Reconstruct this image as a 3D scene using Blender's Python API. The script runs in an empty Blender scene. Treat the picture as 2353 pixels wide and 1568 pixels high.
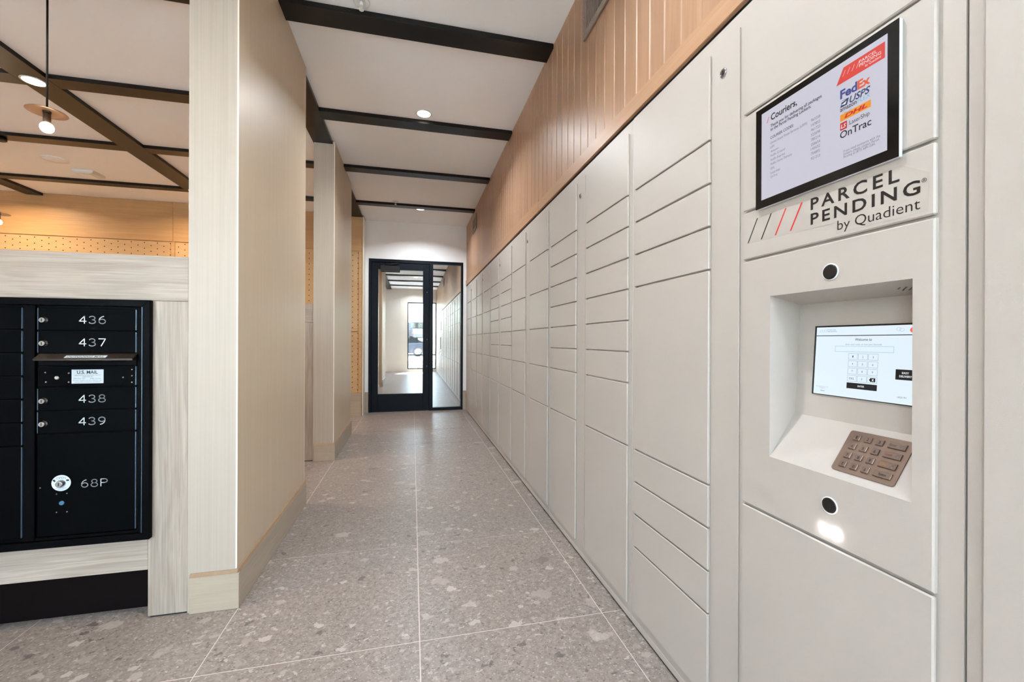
import bpy, math, random
from mathutils import Vector, Matrix
random.seed(7)
sc = bpy.context.scene
COL = sc.collection
PI = math.pi

# ------------------------------------------------------------------ camera
cam_d = bpy.data.cameras.new('camera'); cam = bpy.data.objects.new('camera', cam_d); COL.objects.link(cam)
cam_d.sensor_fit = 'HORIZONTAL'; cam_d.sensor_width = 36.0; cam_d.lens = 966.0 / 2353.0 * 36.0
cam_d.clip_start = 0.02; cam_d.clip_end = 400
cam.matrix_world = Matrix.Translation((0, 0, 1.10)) @ Matrix.Rotation(-0.2325, 4, 'Z') @ Matrix.Rotation(PI / 2, 4, 'X') @ Matrix.Rotation(0.004, 4, 'Z')
sc.camera = cam

# ------------------------------------------------------------------ exposure, world
vs = sc.view_settings
vs.view_transform = 'Standard'; vs.look = 'None'; vs.gamma = 1.0; vs.use_curve_mapping = False
vs.exposure = 0.5
try:
    sc.cycles.use_denoising = True; sc.cycles.use_light_tree = False; sc.cycles.use_adaptive_sampling = True; sc.cycles.adaptive_threshold = 0.05; sc.cycles.adaptive_min_samples = 16
    sc.cycles.max_bounces = 7; sc.cycles.diffuse_bounces = 4; sc.cycles.glossy_bounces = 4
    sc.cycles.transmission_bounces = 6; sc.cycles.transparent_max_bounces = 12
    sc.cycles.sample_clamp_indirect = 60.0; sc.cycles.caustics_reflective = False; sc.cycles.caustics_refractive = False
except Exception:
    pass
W = bpy.data.worlds.new('sky'); sc.world = W; W.use_nodes = True
nt = W.node_tree; nt.nodes.clear()
o = nt.nodes.new('ShaderNodeOutputWorld'); bg = nt.nodes.new('ShaderNodeBackground'); sky = nt.nodes.new('ShaderNodeTexSky')
sky.sky_type = 'NISHITA'; sky.sun_disc = False; sky.sun_elevation = math.radians(38); sky.sun_rotation = math.radians(40)
sky.air_density = 1.0; sky.dust_density = 2.5; sky.ozone_density = 1.0
hs = nt.nodes.new('ShaderNodeHueSaturation'); hs.inputs['Saturation'].default_value = 0.55
nt.links.new(sky.outputs[0], hs.inputs['Color']); nt.links.new(hs.outputs[0], bg.inputs[0]); nt.links.new(bg.outputs[0], o.inputs[0])
bg.inputs[1].default_value = 3.4
P_DOWN = 17.0      # corridor downlights (W)
P_ROOM = 18.0      # downlights of the mail room
P_PEND = 1.0       # pendants
sd = bpy.data.lights.new('sun', 'SUN'); sd.energy = 85.0; sd.angle = math.radians(0.6); sd.color = (.95, .98, 1)
so = bpy.data.objects.new('sun', sd); COL.objects.link(so); so.location = (0, -10, 12)
so.matrix_world = Matrix.Translation((0, -10, 12)) @ Vector((-0.25, 0.60, -1.25)).to_track_quat('-Z', 'Y').to_matrix().to_4x4()   # high sun in front of the windows
def portal(name, x, z, sx, sz, y):
    d = bpy.data.lights.new(name, 'AREA'); d.shape = 'RECTANGLE'; d.size = sx; d.size_y = sz
    d.cycles.is_portal = True
    ob = bpy.data.objects.new(name, d); COL.objects.link(ob)
    ob.matrix_world = Matrix.Translation((x, y, z)) @ Vector((0, 1, 0)).to_track_quat('-Z', 'Z').to_matrix().to_4x4()
    return ob
portal('window_daylight_portal', 0.33, 1.275, 1.0, 2.37, -1.87)
portal('window_daylight_portal', -2.375, 1.425, 2.05, 2.75, -1.87)  # portal of the added unseen window

# ------------------------------------------------------------------ helpers
ORG = {}
def lin(c):
    return tuple(((v / 255.0) / 12.92 if v / 255.0 <= 0.04045 else ((v / 255.0 + 0.055) / 1.055) ** 2.4) for v in c) + (1.0,)
def thing(name, loc, label=None, cat=None, group=None, kind=None):
    ob = bpy.data.objects.new(name, None); COL.objects.link(ob); ob.location = loc; ob.empty_display_size = 0.05
    ORG[ob.name] = Vector(loc)
    tag(ob, label, cat, group, kind); return ob
def tag(ob, label=None, cat=None, group=None, kind=None):
    if label: ob['label'] = label
    if cat: ob['category'] = cat
    if group: ob['group'] = group
    if kind: ob['kind'] = kind
    return ob
class MB:
    def __init__(s): s.v = []; s.f = []; s.sm = []
    def add(s, vs_, fs, smooth=False):
        n = len(s.v); s.v += [tuple(p) for p in vs_]
        for f in fs: s.f.append(tuple(i + n for i in f)); s.sm.append(smooth)
        return s
    def box(s, x0, x1, y0, y1, z0, z1, b=0.0):
        if x0 > x1: x0, x1 = x1, x0
        if y0 > y1: y0, y1 = y1, y0
        if z0 > z1: z0, z1 = z1, z0
        if b <= 0:
            v = [(x0, y0, z0), (x1, y0, z0), (x1, y1, z0), (x0, y1, z0), (x0, y0, z1), (x1, y0, z1), (x1, y1, z1), (x0, y1, z1)]
            return s.add(v, [(0, 3, 2, 1), (4, 5, 6, 7), (0, 1, 5, 4), (1, 2, 6, 5), (2, 3, 7, 6), (3, 0, 4, 7)])
        b = min(b, (x1 - x0) * .49, (y1 - y0) * .49, (z1 - z0) * .49)
        V = []; I = {}
        lo = (x0, y0, z0); hi = (x1, y1, z1)
        for sx in (0, 1):
            for sy in (0, 1):
                for sz in (0, 1):
                    S = (sx, sy, sz)
                    for a in range(3):
                        p = []
                        for k in range(3):
                            c = (lo, hi)[S[k]][k]
                            if k != a: c += b if S[k] == 0 else -b
                            p.append(c)
                        I[(S, a)] = len(V); V.append(tuple(p))
        F = []
        cen = Vector(((x0 + x1) / 2, (y0 + y1) / 2, (z0 + z1) / 2))
        def face(ids):
            P = [Vector(V[i]) for i in ids]
            n = (P[1] - P[0]).cross(P[2] - P[0]); c = sum(P, Vector()) / len(P)
            F.append(tuple(ids) if n.dot(c - cen) > 0 else tuple(reversed(ids)))
        for a in range(3):
            b1, c1 = [k for k in range(3) if k != a]
            for sa in (0, 1):
                ids = []
                for (u, w) in ((0, 0), (1, 0), (1, 1), (0, 1)):
                    S = [0, 0, 0]; S[a] = sa; S[b1] = u; S[c1] = w; ids.append(I[(tuple(S), a)])
                face(ids)
            for u in (0, 1):
                for w in (0, 1):
                    S0 = [0, 0, 0]; S1 = [0, 0, 0]; S0[a] = 0; S1[a] = 1
                    S0[b1] = S1[b1] = u; S0[c1] = S1[c1] = w
                    face([I[(tuple(S0), b1)], I[(tuple(S1), b1)], I[(tuple(S1), c1)], I[(tuple(S0), c1)]])
        for sx in (0, 1):
            for sy in (0, 1):
                for sz in (0, 1):
                    face([I[((sx, sy, sz), a)] for a in range(3)])
        return s.add(V, F)
    def poly(s, pts): return s.add(pts, [tuple(range(len(pts)))])
    def lathe(s, prof, c, axis='z', n=24, cap=True):
        # prof: list of (r, h) along axis; c centre
        ax = {'x': (Vector((0, 1, 0)), Vector((0, 0, 1)), Vector((1, 0, 0))), 'y': (Vector((0, 0, 1)), Vector((1, 0, 0)), Vector((0, 1, 0))), 'z': (Vector((1, 0, 0)), Vector((0, 1, 0)), Vector((0, 0, 1)))}[axis] if isinstance(axis, str) else axis
        U, Wd, A = ax; c = Vector(c); V = []; F = []
        for (r, h) in prof:
            for i in range(n):
                t = 2 * PI * i / n; V.append(c + A * h + (U * math.cos(t) + Wd * math.sin(t)) * r)
        for k in range(len(prof) - 1):
            for i in range(n):
                j = (i + 1) % n; F.append((k * n + i, k * n + j, (k + 1) * n + j, (k + 1) * n + i))
        s.add(V, F, True)
        if cap:
            m = len(s.v) - len(V)
            s.f.append(tuple(m + i for i in reversed(range(n)))); s.sm.append(False)
            q = m + (len(prof) - 1) * n
            s.f.append(tuple(q + i for i in range(n))); s.sm.append(False)
        return s
    def tube(s, a, b, r, n=12):
        a = Vector(a); b = Vector(b); A = (b - a); L = A.length; A.normalize()
        U = A.orthogonal().normalized(); Wd = A.cross(U)
        return s.lathe([(r, 0), (r, L)], a, (U, Wd, A), n)
    def prism(s, pts, ax, lo, hi):
        # pts 2D polygon extruded along axis ax between lo and hi; ('x': (y,z)), ('y': (x,z)), ('z': (x,y))
        def P(p, h): return {'x': (h, p[0], p[1]), 'y': (p[0], h, p[1]), 'z': (p[0], p[1], h)}[ax]
        n = len(pts); V = [P(p, lo) for p in pts] + [P(p, hi) for p in pts]
        F = [tuple(range(n)), tuple(reversed(range(n, 2 * n)))] + [(i, i + n, (i + 1) % n + n, (i + 1) % n) for i in range(n)]
        return s.add(V, F)
    def mesh(s, name, org=Vector()):
        me = bpy.data.meshes.new(name)
        me.from_pydata([(p[0] - org.x, p[1] - org.y, p[2] - org.z) for p in s.v], [], s.f)
        me.polygons.foreach_set('use_smooth', s.sm); me.update(); return me
    def build(s, name, mat, parent=None, org=None):
        if parent is not None: og = ORG[parent.name]
        elif org is not None: og = Vector(org)
        else:
            xs = [p[0] for p in s.v]; ys = [p[1] for p in s.v]; zs = [p[2] for p in s.v]
            og = Vector(((min(xs) + max(xs)) / 2, (min(ys) + max(ys)) / 2, min(zs)))
        me = s.mesh(name, og); me.materials.append(mat)
        ob = bpy.data.objects.new(name, me); COL.objects.link(ob)
        if parent is not None: ob.parent = parent
        else: ob.location = og
        ORG[ob.name] = og
        return ob
def box(name, mat, parent, *a, b=0.0): return MB().box(*a, b=b).build(name, mat, parent)
def place(me, name, parent, wloc):
    """shared-mesh piece: mesh centred at its own origin, placed at a world point under parent"""
    ob = bpy.data.objects.new(name, me); COL.objects.link(ob); ob.parent = parent
    ob.location = Vector(wloc) - (ORG[parent.name] if parent else Vector())
    ORG[ob.name] = Vector(wloc); return ob
def fixnormals(ob):
    import bmesh
    bm = bmesh.new(); bm.from_mesh(ob.data); bmesh.ops.recalc_face_normals(bm, faces=bm.faces); bm.to_mesh(ob.data); bm.free(); return ob

# ---- lettering
_tx = {}
def text2d(s, bold=0.0, space=1.0, shear=0.0):
    k = (s, bold, space, shear)
    if k in _tx: return _tx[k]
    cu = bpy.data.curves.new('t', 'FONT'); cu.body = s; cu.size = 1.0; cu.offset = bold; cu.space_character = space; cu.shear = shear
    cu.resolution_u = 3
    ob = bpy.data.objects.new('t', cu); COL.objects.link(ob)
    dg = bpy.context.evaluated_depsgraph_get(); dg.update()
    me = bpy.data.meshes.new_from_object(ob.evaluated_get(dg))
    r = ([tuple(v.co[:2]) for v in me.vertices], [tuple(p.vertices) for p in me.polygons])
    bpy.data.objects.remove(ob); bpy.data.curves.remove(cu); bpy.data.meshes.remove(me)
    _tx[k] = r; return r
class Frame:
    """flat print frame: origin, right, up, and an outward normal"""
    def __init__(s, o, r, u): s.o = Vector(o); s.r = Vector(r); s.u = Vector(u); s.n = s.r.cross(s.u)
    def p(s, a, b, h=0.0): return s.o + s.r * a + s.u * b + s.n * h
def lettering(name, s, fr, a0, a1, b0, h, mat, parent, lift=0.0004, bold=0.0, space=1.0, shear=0.0):
    v, f = text2d(s, bold, space, shear)
    if not v: return None
    x0 = min(p[0] for p in v); x1 = max(p[0] for p in v); y1 = max(p[1] for p in v)
    if a1 is None: a1 = a0 + (x1 - x0) * h / y1
    m = MB(); m.add([fr.p(a0 + (p[0] - x0) / (x1 - x0) * (a1 - a0), b0 + p[1] / y1 * h, lift) for p in v], f)
    return m.build(name, mat, parent)
def quad(name, fr, pts, mat, parent, lift=0.0003):
    m = MB(); m.poly([fr.p(a, b, lift) for a, b in pts]); return m.build(name, mat, parent)
def rectline(m, fr, a0, a1, b0, b1, w, lift):
    for (p, q, r, t) in ((a0, a1, b0, b0 + w), (a0, a1, b1 - w, b1), (a0, a0 + w, b0 + w, b1 - w), (a1 - w, a1, b0 + w, b1 - w)):
        m.poly([fr.p(p, r, lift), fr.p(q, r, lift), fr.p(q, t, lift), fr.p(p, t, lift)])

# ------------------------------------------------------------------ materials
def newmat(name):
    m = bpy.data.materials.new(name); m.use_nodes = True; nt = m.node_tree
    return m, nt, nt.nodes['Principled BSDF']
def plain(name, c, rough=0.5, metal=0.0, bump=0.0, bscale=200.0, spec=0.5, var=0.0, vscale=3.0, coat=0.0):
    m, nt, b = newmat(name); c = lin(c)
    b.inputs['Base Color'].default_value = c; b.inputs['Roughness'].default_value = rough; b.inputs['Metallic'].default_value = metal
    b.inputs['Specular IOR Level'].default_value = spec; b.inputs['Coat Weight'].default_value = coat
    tc = nt.nodes.new('ShaderNodeNewGeometry')
    n2 = nt.nodes.new('ShaderNodeTexNoise'); n2.inputs['Scale'].default_value = vscale; n2.inputs['Detail'].default_value = 4
    nt.links.new(tc.outputs['Position'], n2.inputs['Vector'])
    mx = nt.nodes.new('ShaderNodeMix'); mx.data_type = 'RGBA'; mx.inputs[6].default_value = c
    mx.inputs[7].default_value = tuple(v * (1 - max(var, 0.03)) for v in c[:3]) + (1,)
    nt.links.new(n2.outputs[0], mx.inputs[0]); nt.links.new(mx.outputs[2], b.inputs['Base Color'])
    if bump > 0:
        n = nt.nodes.new('ShaderNodeTexNoise'); n.inputs['Scale'].default_value = bscale; n.inputs['Detail'].default_value = 2
        nt.links.new(tc.outputs['Position'], n.inputs['Vector'])
        bp = nt.nodes.new('ShaderNodeBump'); bp.inputs['Strength'].default_value = bump; bp.inputs['Distance'].default_value = 0.001
        nt.links.new(n.outputs[0], bp.inputs['Height']); nt.links.new(bp.outputs[0], b.inputs['Normal'])
    return m
def emit(name, c, s, sample=False):
    m, nt, b = newmat(name); c = lin(c); m.cycles.emission_sampling = 'FRONT' if sample else 'NONE'
    b.inputs['Base Color'].default_value = (c[0] * .06, c[1] * .06, c[2] * .06, 1); b.inputs['Emission Color'].default_value = c; b.inputs['Emission Strength'].default_value = s
    b.inputs['Roughness'].default_value = 0.4
    return m
def wood(name, c1, c2, axis='z', along=0.9, across=16.0, rough=0.45, fibre=220.0, contrast=1.0, rand=True, bump=0.15, spec=0.4):
    m, nt, b = newmat(name); L = nt.links
    g = nt.nodes.new('ShaderNodeNewGeometry'); oi = nt.nodes.new('ShaderNodeObjectInfo')
    ml = nt.nodes.new('ShaderNodeMath'); ml.operation = 'MULTIPLY'; ml.inputs[1].default_value = 23.7 if rand else 0.0
    L.new(oi.outputs['Random'], ml.inputs[0])
    ad = nt.nodes.new('ShaderNodeVectorMath'); ad.operation = 'ADD'; L.new(g.outputs['Position'], ad.inputs[0]); L.new(ml.outputs[0], ad.inputs[1])
    def mapped(al, ac):
        mp = nt.nodes.new('ShaderNodeMapping'); s = [ac, ac, ac]; s['xyz'.index(axis)] = al; mp.inputs['Scale'].default_value = s
        L.new(ad.outputs[0], mp.inputs['Vector']); return mp
    a = mapped(along, across)
    n1 = nt.nodes.new('ShaderNodeTexNoise'); n1.inputs['Scale'].default_value = 1.0; n1.inputs['Detail'].default_value = 5; n1.inputs['Distortion'].default_value = 0.6
    L.new(a.outputs[0], n1.inputs['Vector'])
    w = nt.nodes.new('ShaderNodeMath'); w.operation = 'MULTIPLY'; w.inputs[1].default_value = 34.0; L.new(n1.outputs[0], w.inputs[0])
    sn = nt.nodes.new('ShaderNodeMath'); sn.operation = 'SINE'; L.new(w.outputs[0], sn.inputs[0])
    f = mapped(along * 4, fibre)
    n2 = nt.nodes.new('ShaderNodeTexNoise'); n2.inputs['Scale'].default_value = 1.0; n2.inputs['Detail'].default_value = 3; L.new(f.outputs[0], n2.inputs['Vector'])
    mr = nt.nodes.new('ShaderNodeMath'); mr.operation = 'MULTIPLY_ADD'; mr.inputs[1].default_value = 0.10 * contrast; L.new(sn.outputs[0], mr.inputs[0])
    m3 = nt.nodes.new('ShaderNodeMath'); m3.operation = 'MULTIPLY_ADD'; m3.inputs[1].default_value = 0.9 * contrast; m3.inputs[2].default_value = 0.5 - 0.45 * contrast
    L.new(n2.outputs[0], m3.inputs[0]); L.new(m3.outputs[0], mr.inputs[2])
    m4 = nt.nodes.new('ShaderNodeMath'); m4.operation = 'MULTIPLY_ADD'; m4.inputs[1].default_value = 0.5 * contrast; L.new(n1.outputs[0], m4.inputs[0])
    sb = nt.nodes.new('ShaderNodeMath'); sb.operation = 'SUBTRACT'; sb.inputs[1].default_value = 0.25 * contrast; L.new(mr.outputs[0], sb.inputs[0]); L.new(sb.outputs[0], m4.inputs[2])
    mx = nt.nodes.new('ShaderNodeMix'); mx.data_type = 'RGBA'; mx.inputs[6].default_value = lin(c2); mx.inputs[7].default_value = lin(c1)
    L.new(m4.outputs[0], mx.inputs[0])
    src = mx.outputs[2]
    if rand:
        hv = nt.nodes.new('ShaderNodeHueSaturation'); mm = nt.nodes.new('ShaderNodeMapRange'); mm.inputs['To Min'].default_value = 0.92; mm.inputs['To Max'].default_value = 1.06
        L.new(oi.outputs['Random'], mm.inputs['Value']); L.new(mm.outputs[0], hv.inputs['Value']); L.new(src, hv.inputs['Color']); src = hv.outputs[0]
    L.new(src, b.inputs['Base Color'])
    b.inputs['Roughness'].default_value = rough; b.inputs['Specular IOR Level'].default_value = spec
    bp = nt.nodes.new('ShaderNodeBump'); bp.inputs['Strength'].default_value = bump; bp.inputs['Distance'].default_value = 0.0006
    L.new(n2.outputs[0], bp.inputs['Height']); L.new(bp.outputs[0], b.inputs['Normal'])
    return m
def terrazzo(name):
    m, nt, b = newmat(name); L = nt.links
    g = nt.nodes.new('ShaderNodeNewGeometry'); oi = nt.nodes.new('ShaderNodeObjectInfo')
    ml = nt.nodes.new('ShaderNodeMath'); ml.operation = 'MULTIPLY'; ml.inputs[1].default_value = 31.3; L.new(oi.outputs['Random'], ml.inputs[0])
    ad = nt.nodes.new('ShaderNodeVectorMath'); L.new(g.outputs['Position'], ad.inputs[0]); L.new(ml.outputs[0], ad.inputs[1])
    nz = nt.nodes.new('ShaderNodeTexNoise'); nz.inputs['Scale'].default_value = 42; nz.inputs['Detail'].default_value = 4; L.new(ad.outputs[0], nz.inputs['Vector'])
    sc_ = nt.nodes.new('ShaderNodeVectorMath'); sc_.operation = 'SCALE'; sc_.inputs['Scale'].default_value = 0.05; L.new(nz.outputs['Color'], sc_.inputs[0])
    dv = nt.nodes.new('ShaderNodeVectorMath'); L.new(ad.outputs[0], dv.inputs[0]); L.new(sc_.outputs[0], dv.inputs[1])
    # ground mass: fine mottling
    n0 = nt.nodes.new('ShaderNodeTexNoise'); n0.inputs['Scale'].default_value = 60; n0.inputs['Detail'].default_value = 6; n0.inputs['Roughness'].default_value = 0.72; L.new(ad.outputs[0], n0.inputs['Vector'])
    r0 = nt.nodes.new('ShaderNodeValToRGB'); r0.color_ramp.elements[0].position = 0.34; r0.color_ramp.elements[1].position = 0.68
    r0.color_ramp.elements[0].color = lin((126, 115, 109)); r0.color_ramp.elements[1].color = lin((170, 157, 149)); L.new(n0.outputs[0], r0.inputs[0])
    cur = r0.outputs[0]
    def chips(scale, lo, hi, size, cols, cur, warp, amt):
        vec = dv.outputs[0] if warp else ad.outputs[0]
        mp = nt.nodes.new('ShaderNodeMapping'); mp.inputs['Scale'].default_value = (scale, scale * 1.35, 0.0); mp.inputs['Rotation'].default_value = (0, 0, 0.5 + scale * 0.01); mp.inputs['Location'].default_value = (scale, scale * .37, 0)
        L.new(vec, mp.inputs['Vector'])
        v = nt.nodes.new('ShaderNodeTexVoronoi'); v.voronoi_dimensions = '2D'; v.inputs['Scale'].default_value = 1.0; L.new(mp.outputs[0], v.inputs['Vector'])
        sp = nt.nodes.new('ShaderNodeSeparateColor'); L.new(v.outputs['Color'], sp.inputs[0])
        th = nt.nodes.new('ShaderNodeMapRange'); th.inputs['From Min'].default_value = lo; th.inputs['From Max'].default_value = hi; th.inputs['To Min'].default_value = 0.0; th.inputs['To Max'].default_value = size
        L.new(sp.outputs[0], th.inputs['Value'])
        ls = nt.nodes.new('ShaderNodeMath'); ls.operation = 'SUBTRACT'; L.new(th.outputs[0], ls.inputs[0]); L.new(v.outputs['Distance'], ls.inputs[1])
        ms = nt.nodes.new('ShaderNodeMapRange'); ms.inputs['From Min'].default_value = 0.0; ms.inputs['From Max'].default_value = 0.05; L.new(ls.outputs[0], ms.inputs['Value'])
        rp = nt.nodes.new('ShaderNodeValToRGB'); rp.color_ramp.interpolation = 'CONSTANT'
        while len(rp.color_ramp.elements) < len(cols): rp.color_ramp.elements.new(0.5)
        for e, (p, c) in zip(rp.color_ramp.elements, cols): e.position = p; e.color = lin(c)
        L.new(sp.outputs[1], rp.inputs[0])
        am = nt.nodes.new('ShaderNodeMath'); am.operation = 'MULTIPLY'; am.inputs[1].default_value = amt; L.new(ms.outputs[0], am.inputs[0])
        mx = nt.nodes.new('ShaderNodeMix'); mx.data_type = 'RGBA'; L.new(am.outputs[0], mx.inputs[0]); L.new(cur, mx.inputs[6]); L.new(rp.outputs[0], mx.inputs[7])
        return mx.outputs[2]
    CC = [(0.0, (186, 172, 164)), (0.30, (150, 135, 128)), (0.52, (203, 191, 183)), (0.74, (92, 81, 78)), (0.88, (172, 157, 148))]
    cur = chips(120, 0.55, 1.0, 0.5, [(0.0, (200, 188, 180)), (0.35, (120, 106, 100)), (0.6, (176, 160, 152)), (0.85, (78, 68, 65))], cur, False, .7)
    cur = chips(46, 0.72, 1.0, 0.50, CC, cur, True, .7)
    cur = chips(19, 0.84, 1.0, 0.5, CC, cur, True, .72)
    cur = chips(8, 0.91, 1.0, 0.42, [(0.0, (196, 183, 175)), (0.55, (116, 104, 100)), (0.75, (182, 168, 160))], cur, True, .6)
    hv = nt.nodes.new('ShaderNodeHueSaturation'); mm = nt.nodes.new('ShaderNodeMapRange'); mm.inputs['To Min'].default_value = 0.80; mm.inputs['To Max'].default_value = 0.87
    L.new(oi.outputs['Random'], mm.inputs['Value']); L.new(mm.outputs[0], hv.inputs['Value']); L.new(cur, hv.inputs['Color'])
    L.new(hv.outputs[0], b.inputs['Base Color']); b.inputs['Roughness'].default_value = 0.36; b.inputs['Specular IOR Level'].default_value = 0.45
    return m
def mirrorglass(name, refl=0.8, tint=(238, 240, 240)):
    """coated reflective pane: mostly mirror, the rest see-through"""
    m = bpy.data.materials.new(name); m.use_nodes = True; nt = m.node_tree; nt.nodes.clear(); L = nt.links
    out = nt.nodes.new('ShaderNodeOutputMaterial'); mx = nt.nodes.new('ShaderNodeMixShader'); gl = nt.nodes.new('ShaderNodeBsdfGlossy'); tr = nt.nodes.new('ShaderNodeBsdfTransparent')
    gl.inputs['Color'].default_value = lin(tint); gl.inputs['Roughness'].default_value = 0.012; tr.inputs[0].default_value = lin((225, 232, 232))
    nz = nt.nodes.new('ShaderNodeTexNoise'); nz.inputs['Scale'].default_value = 1.6; nz.inputs['Detail'].default_value = 0
    g = nt.nodes.new('ShaderNodeNewGeometry'); L.new(g.outputs['Position'], nz.inputs['Vector'])
    bp = nt.nodes.new('ShaderNodeBump'); bp.inputs['Strength'].default_value = 0.02; bp.inputs['Distance'].default_value = 0.01
    L.new(nz.outputs[0], bp.inputs['Height']); L.new(bp.outputs[0], gl.inputs['Normal'])
    mx.inputs[0].default_value = refl; L.new(tr.outputs[0], mx.inputs[1]); L.new(gl.outputs[0], mx.inputs[2]); L.new(mx.outputs[0], out.inputs[0])
    return m

M = {}
M['locker'] = plain('locker_paint', (181, 172, 164), 0.38, bump=0.22, bscale=650, spec=0.5)
M['locker_dark'] = plain('locker_gap', (60, 56, 50), 0.6)
M['black_gap'] = plain('shadow_gap_black', (22, 24, 27), 0.5)
M['pillar'] = wood('pillar_laminate', (211, 193, 168), (193, 173, 147), 'z', 0.35, 22, 0.42, 300, 0.8, rand=False)
M['pillar_front'] = wood('pillar_front_laminate', (188, 176, 163), (169, 156, 142), 'z', 0.3, 30, 0.45, 380, 1.0, rand=False)
M['edge'] = plain('pale_edge_banding', (238, 230, 216), 0.4)
M['ash_h'] = wood('ash_board_horizontal', (182, 168, 156), (143, 128, 116), 'x', 1.1, 17, 0.5, 240, 1.5)
M['ash_v'] = wood('ash_board_vertical', (182, 168, 156), (143, 128, 116), 'z', 1.1, 17, 0.5, 240, 1.5)
M['base_x'] = wood('baseboard_wood_x', (184, 170, 152), (165, 150, 131), 'x', 1.5, 14, 0.45, 160, 0.9)
M['base_y'] = wood('baseboard_wood_y', (186, 174, 156), (166, 151, 131), 'y', 1.5, 14, 0.45, 160, 0.9)
M['cap'] = wood('baseboard_cap_wood', (168, 140, 112), (142, 115, 89), 'y', 1.5, 20, 0.45, 160, 0.9)
M['oak'] = wood('oak_tongue_and_groove', (180, 142, 112), (150, 112, 86), 'z', 0.8, 15, 0.4, 170, 0.9)
M['oak_h'] = wood('oak_trim', (182, 144, 113), (158, 120, 91), 'y', 0.8, 15, 0.4, 170, 0.8)
M['oak_bx'] = wood('oak_back_wall', (206, 168, 122), (176, 137, 94), 'x', 0.7, 12, 0.45, 150, 0.9)
M['peg'] = wood('pegboard_oak', (206, 174, 132), (182, 148, 108), 'x', 0.8, 12, 0.5, 150, 0.8)
M['hole'] = plain('peg_hole_dark', (48, 34, 22), 0.8)
M['white'] = plain('white_wall_paint', (246, 246, 247), 0.7, bump=0.05, bscale=400)
M['ceil'] = plain('ceiling_paint', (249, 249, 250), 0.75, bump=0.05, bscale=300)
M['panel'] = plain('pale_wall_panel', (228, 224, 216), 0.55)
M['beam'] = plain('black_beam', (17, 17, 18), 0.33, spec=.35, bump=0.05, bscale=500)
M['tile'] = terrazzo('terrazzo_tile')
M['grout'] = plain('grout', (206, 193, 186), 0.8)
M['mail'] = plain('black_powder_coat', (5, 5, 7), 0.42, spec=.035, bump=0.05, bscale=900)
M['mail_door'] = plain('black_mail_door', (4, 5, 7), 0.45, spec=.025, bump=0.05, bscale=900)
M['toe'] = plain('dark_toe_kick', (18, 12, 12), 0.5, spec=.05)
M['chrome'] = plain('chrome', (190, 190, 192), 0.18, 1.0)
M['steel'] = plain('brushed_steel', (150, 136, 128), 0.34, 1.0)
M['silver'] = plain('silver_sticker', (186, 192, 198), 0.35)
M['ink'] = plain('black_ink', (18, 17, 18), 0.4)
M['ink_g'] = plain('grey_ink', (96, 96, 104), 0.5)
M['digit'] = plain('engraved_silver', (205, 208, 212), 0.4)
M['red'] = plain('red_ink', (214, 40, 30), 0.45)
M['door'] = plain('dark_blue_black_steel', (9, 18, 29), 0.4, spec=.2, bump=0.03, bscale=500)
M['closer'] = plain('black_closer', (16, 17, 19), 0.4)
M['mirror'] = mirrorglass('reflective_door_glass', 0.86)
M['pane'] = mirrorglass('window_glass', 0.06)
M['alu'] = plain('window_frame_dark', (40, 42, 45), 0.4)
M['bezel'] = plain('glossy_black_bezel', (8, 8, 9), 0.12)
M['tvedge'] = plain('pale_monitor_edge', (206, 212, 218), 0.3)
M['vent'] = plain('bronze_vent', (124, 107, 96), 0.4)
M['vent_d'] = plain('vent_dark', (40, 30, 24), 0.6)
M['plastic'] = plain('white_plastic', (226, 226, 224), 0.4)
M['blackgl'] = plain('black_camera_glass', (26, 25, 27), 0.25)
M['copper'] = plain('copper_shade', (118, 92, 76), 0.35, 0.25)
M['cord'] = plain('black_cord', (16, 15, 14), 0.5)
M['socket'] = plain('brown_socket', (72, 52, 40), 0.45)
E_LAMP = emit('downlight_lens', (255, 244, 226), 14.0)
E_BULB = emit('warm_bulb', (255, 226, 182), 22.0)
E_LED = emit('white_led', (246, 248, 255), 60.0)
E_SCR = emit('lit_screen_white', (222, 237, 248), 0.71, True)
E_TV = emit('lit_display_white', (204, 202, 216), 0.62, True)

# ------------------------------------------------------------------ floor
ZC, ZB = 2.93, 2.90
XL, YB, YE = -6.0, -1.8, 6.73      # left wall, wall behind the camera, end wall
XF, XD = 0.835, 0.826              # locker frame plane, door plane
floor = tag(MB().box(XL - .1, 1.3, YB - .12, YE + 1.9, -0.12, -0.0012).build('floor', M['grout'], org=(0, 0, 0)), kind='structure')
TX, TY = 0.7215, 0.7475
g = 0.0021
tm = MB().box(-TX / 2 + g, TX / 2 - g, -TY / 2 + g * 1.25, TY / 2 - g * 1.25, -0.0012, 0.0, b=0.0).mesh('floor_tile'); tm.materials.append(M['tile'])
for i in range(-8, 2):
    for j in range(-5, 8):
        cx = 0.030 + TX * (i + .5); cy = 1.573 + TY * (j + .5)
        if cx - TX / 2 < XL or cy + TY / 2 > YE + .8 or cy - TY / 2 < YB - .4 or cx - TX / 2 > 0.9: continue
        place(tm, 'floor_tile', floor, (cx, cy, 0))

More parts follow.
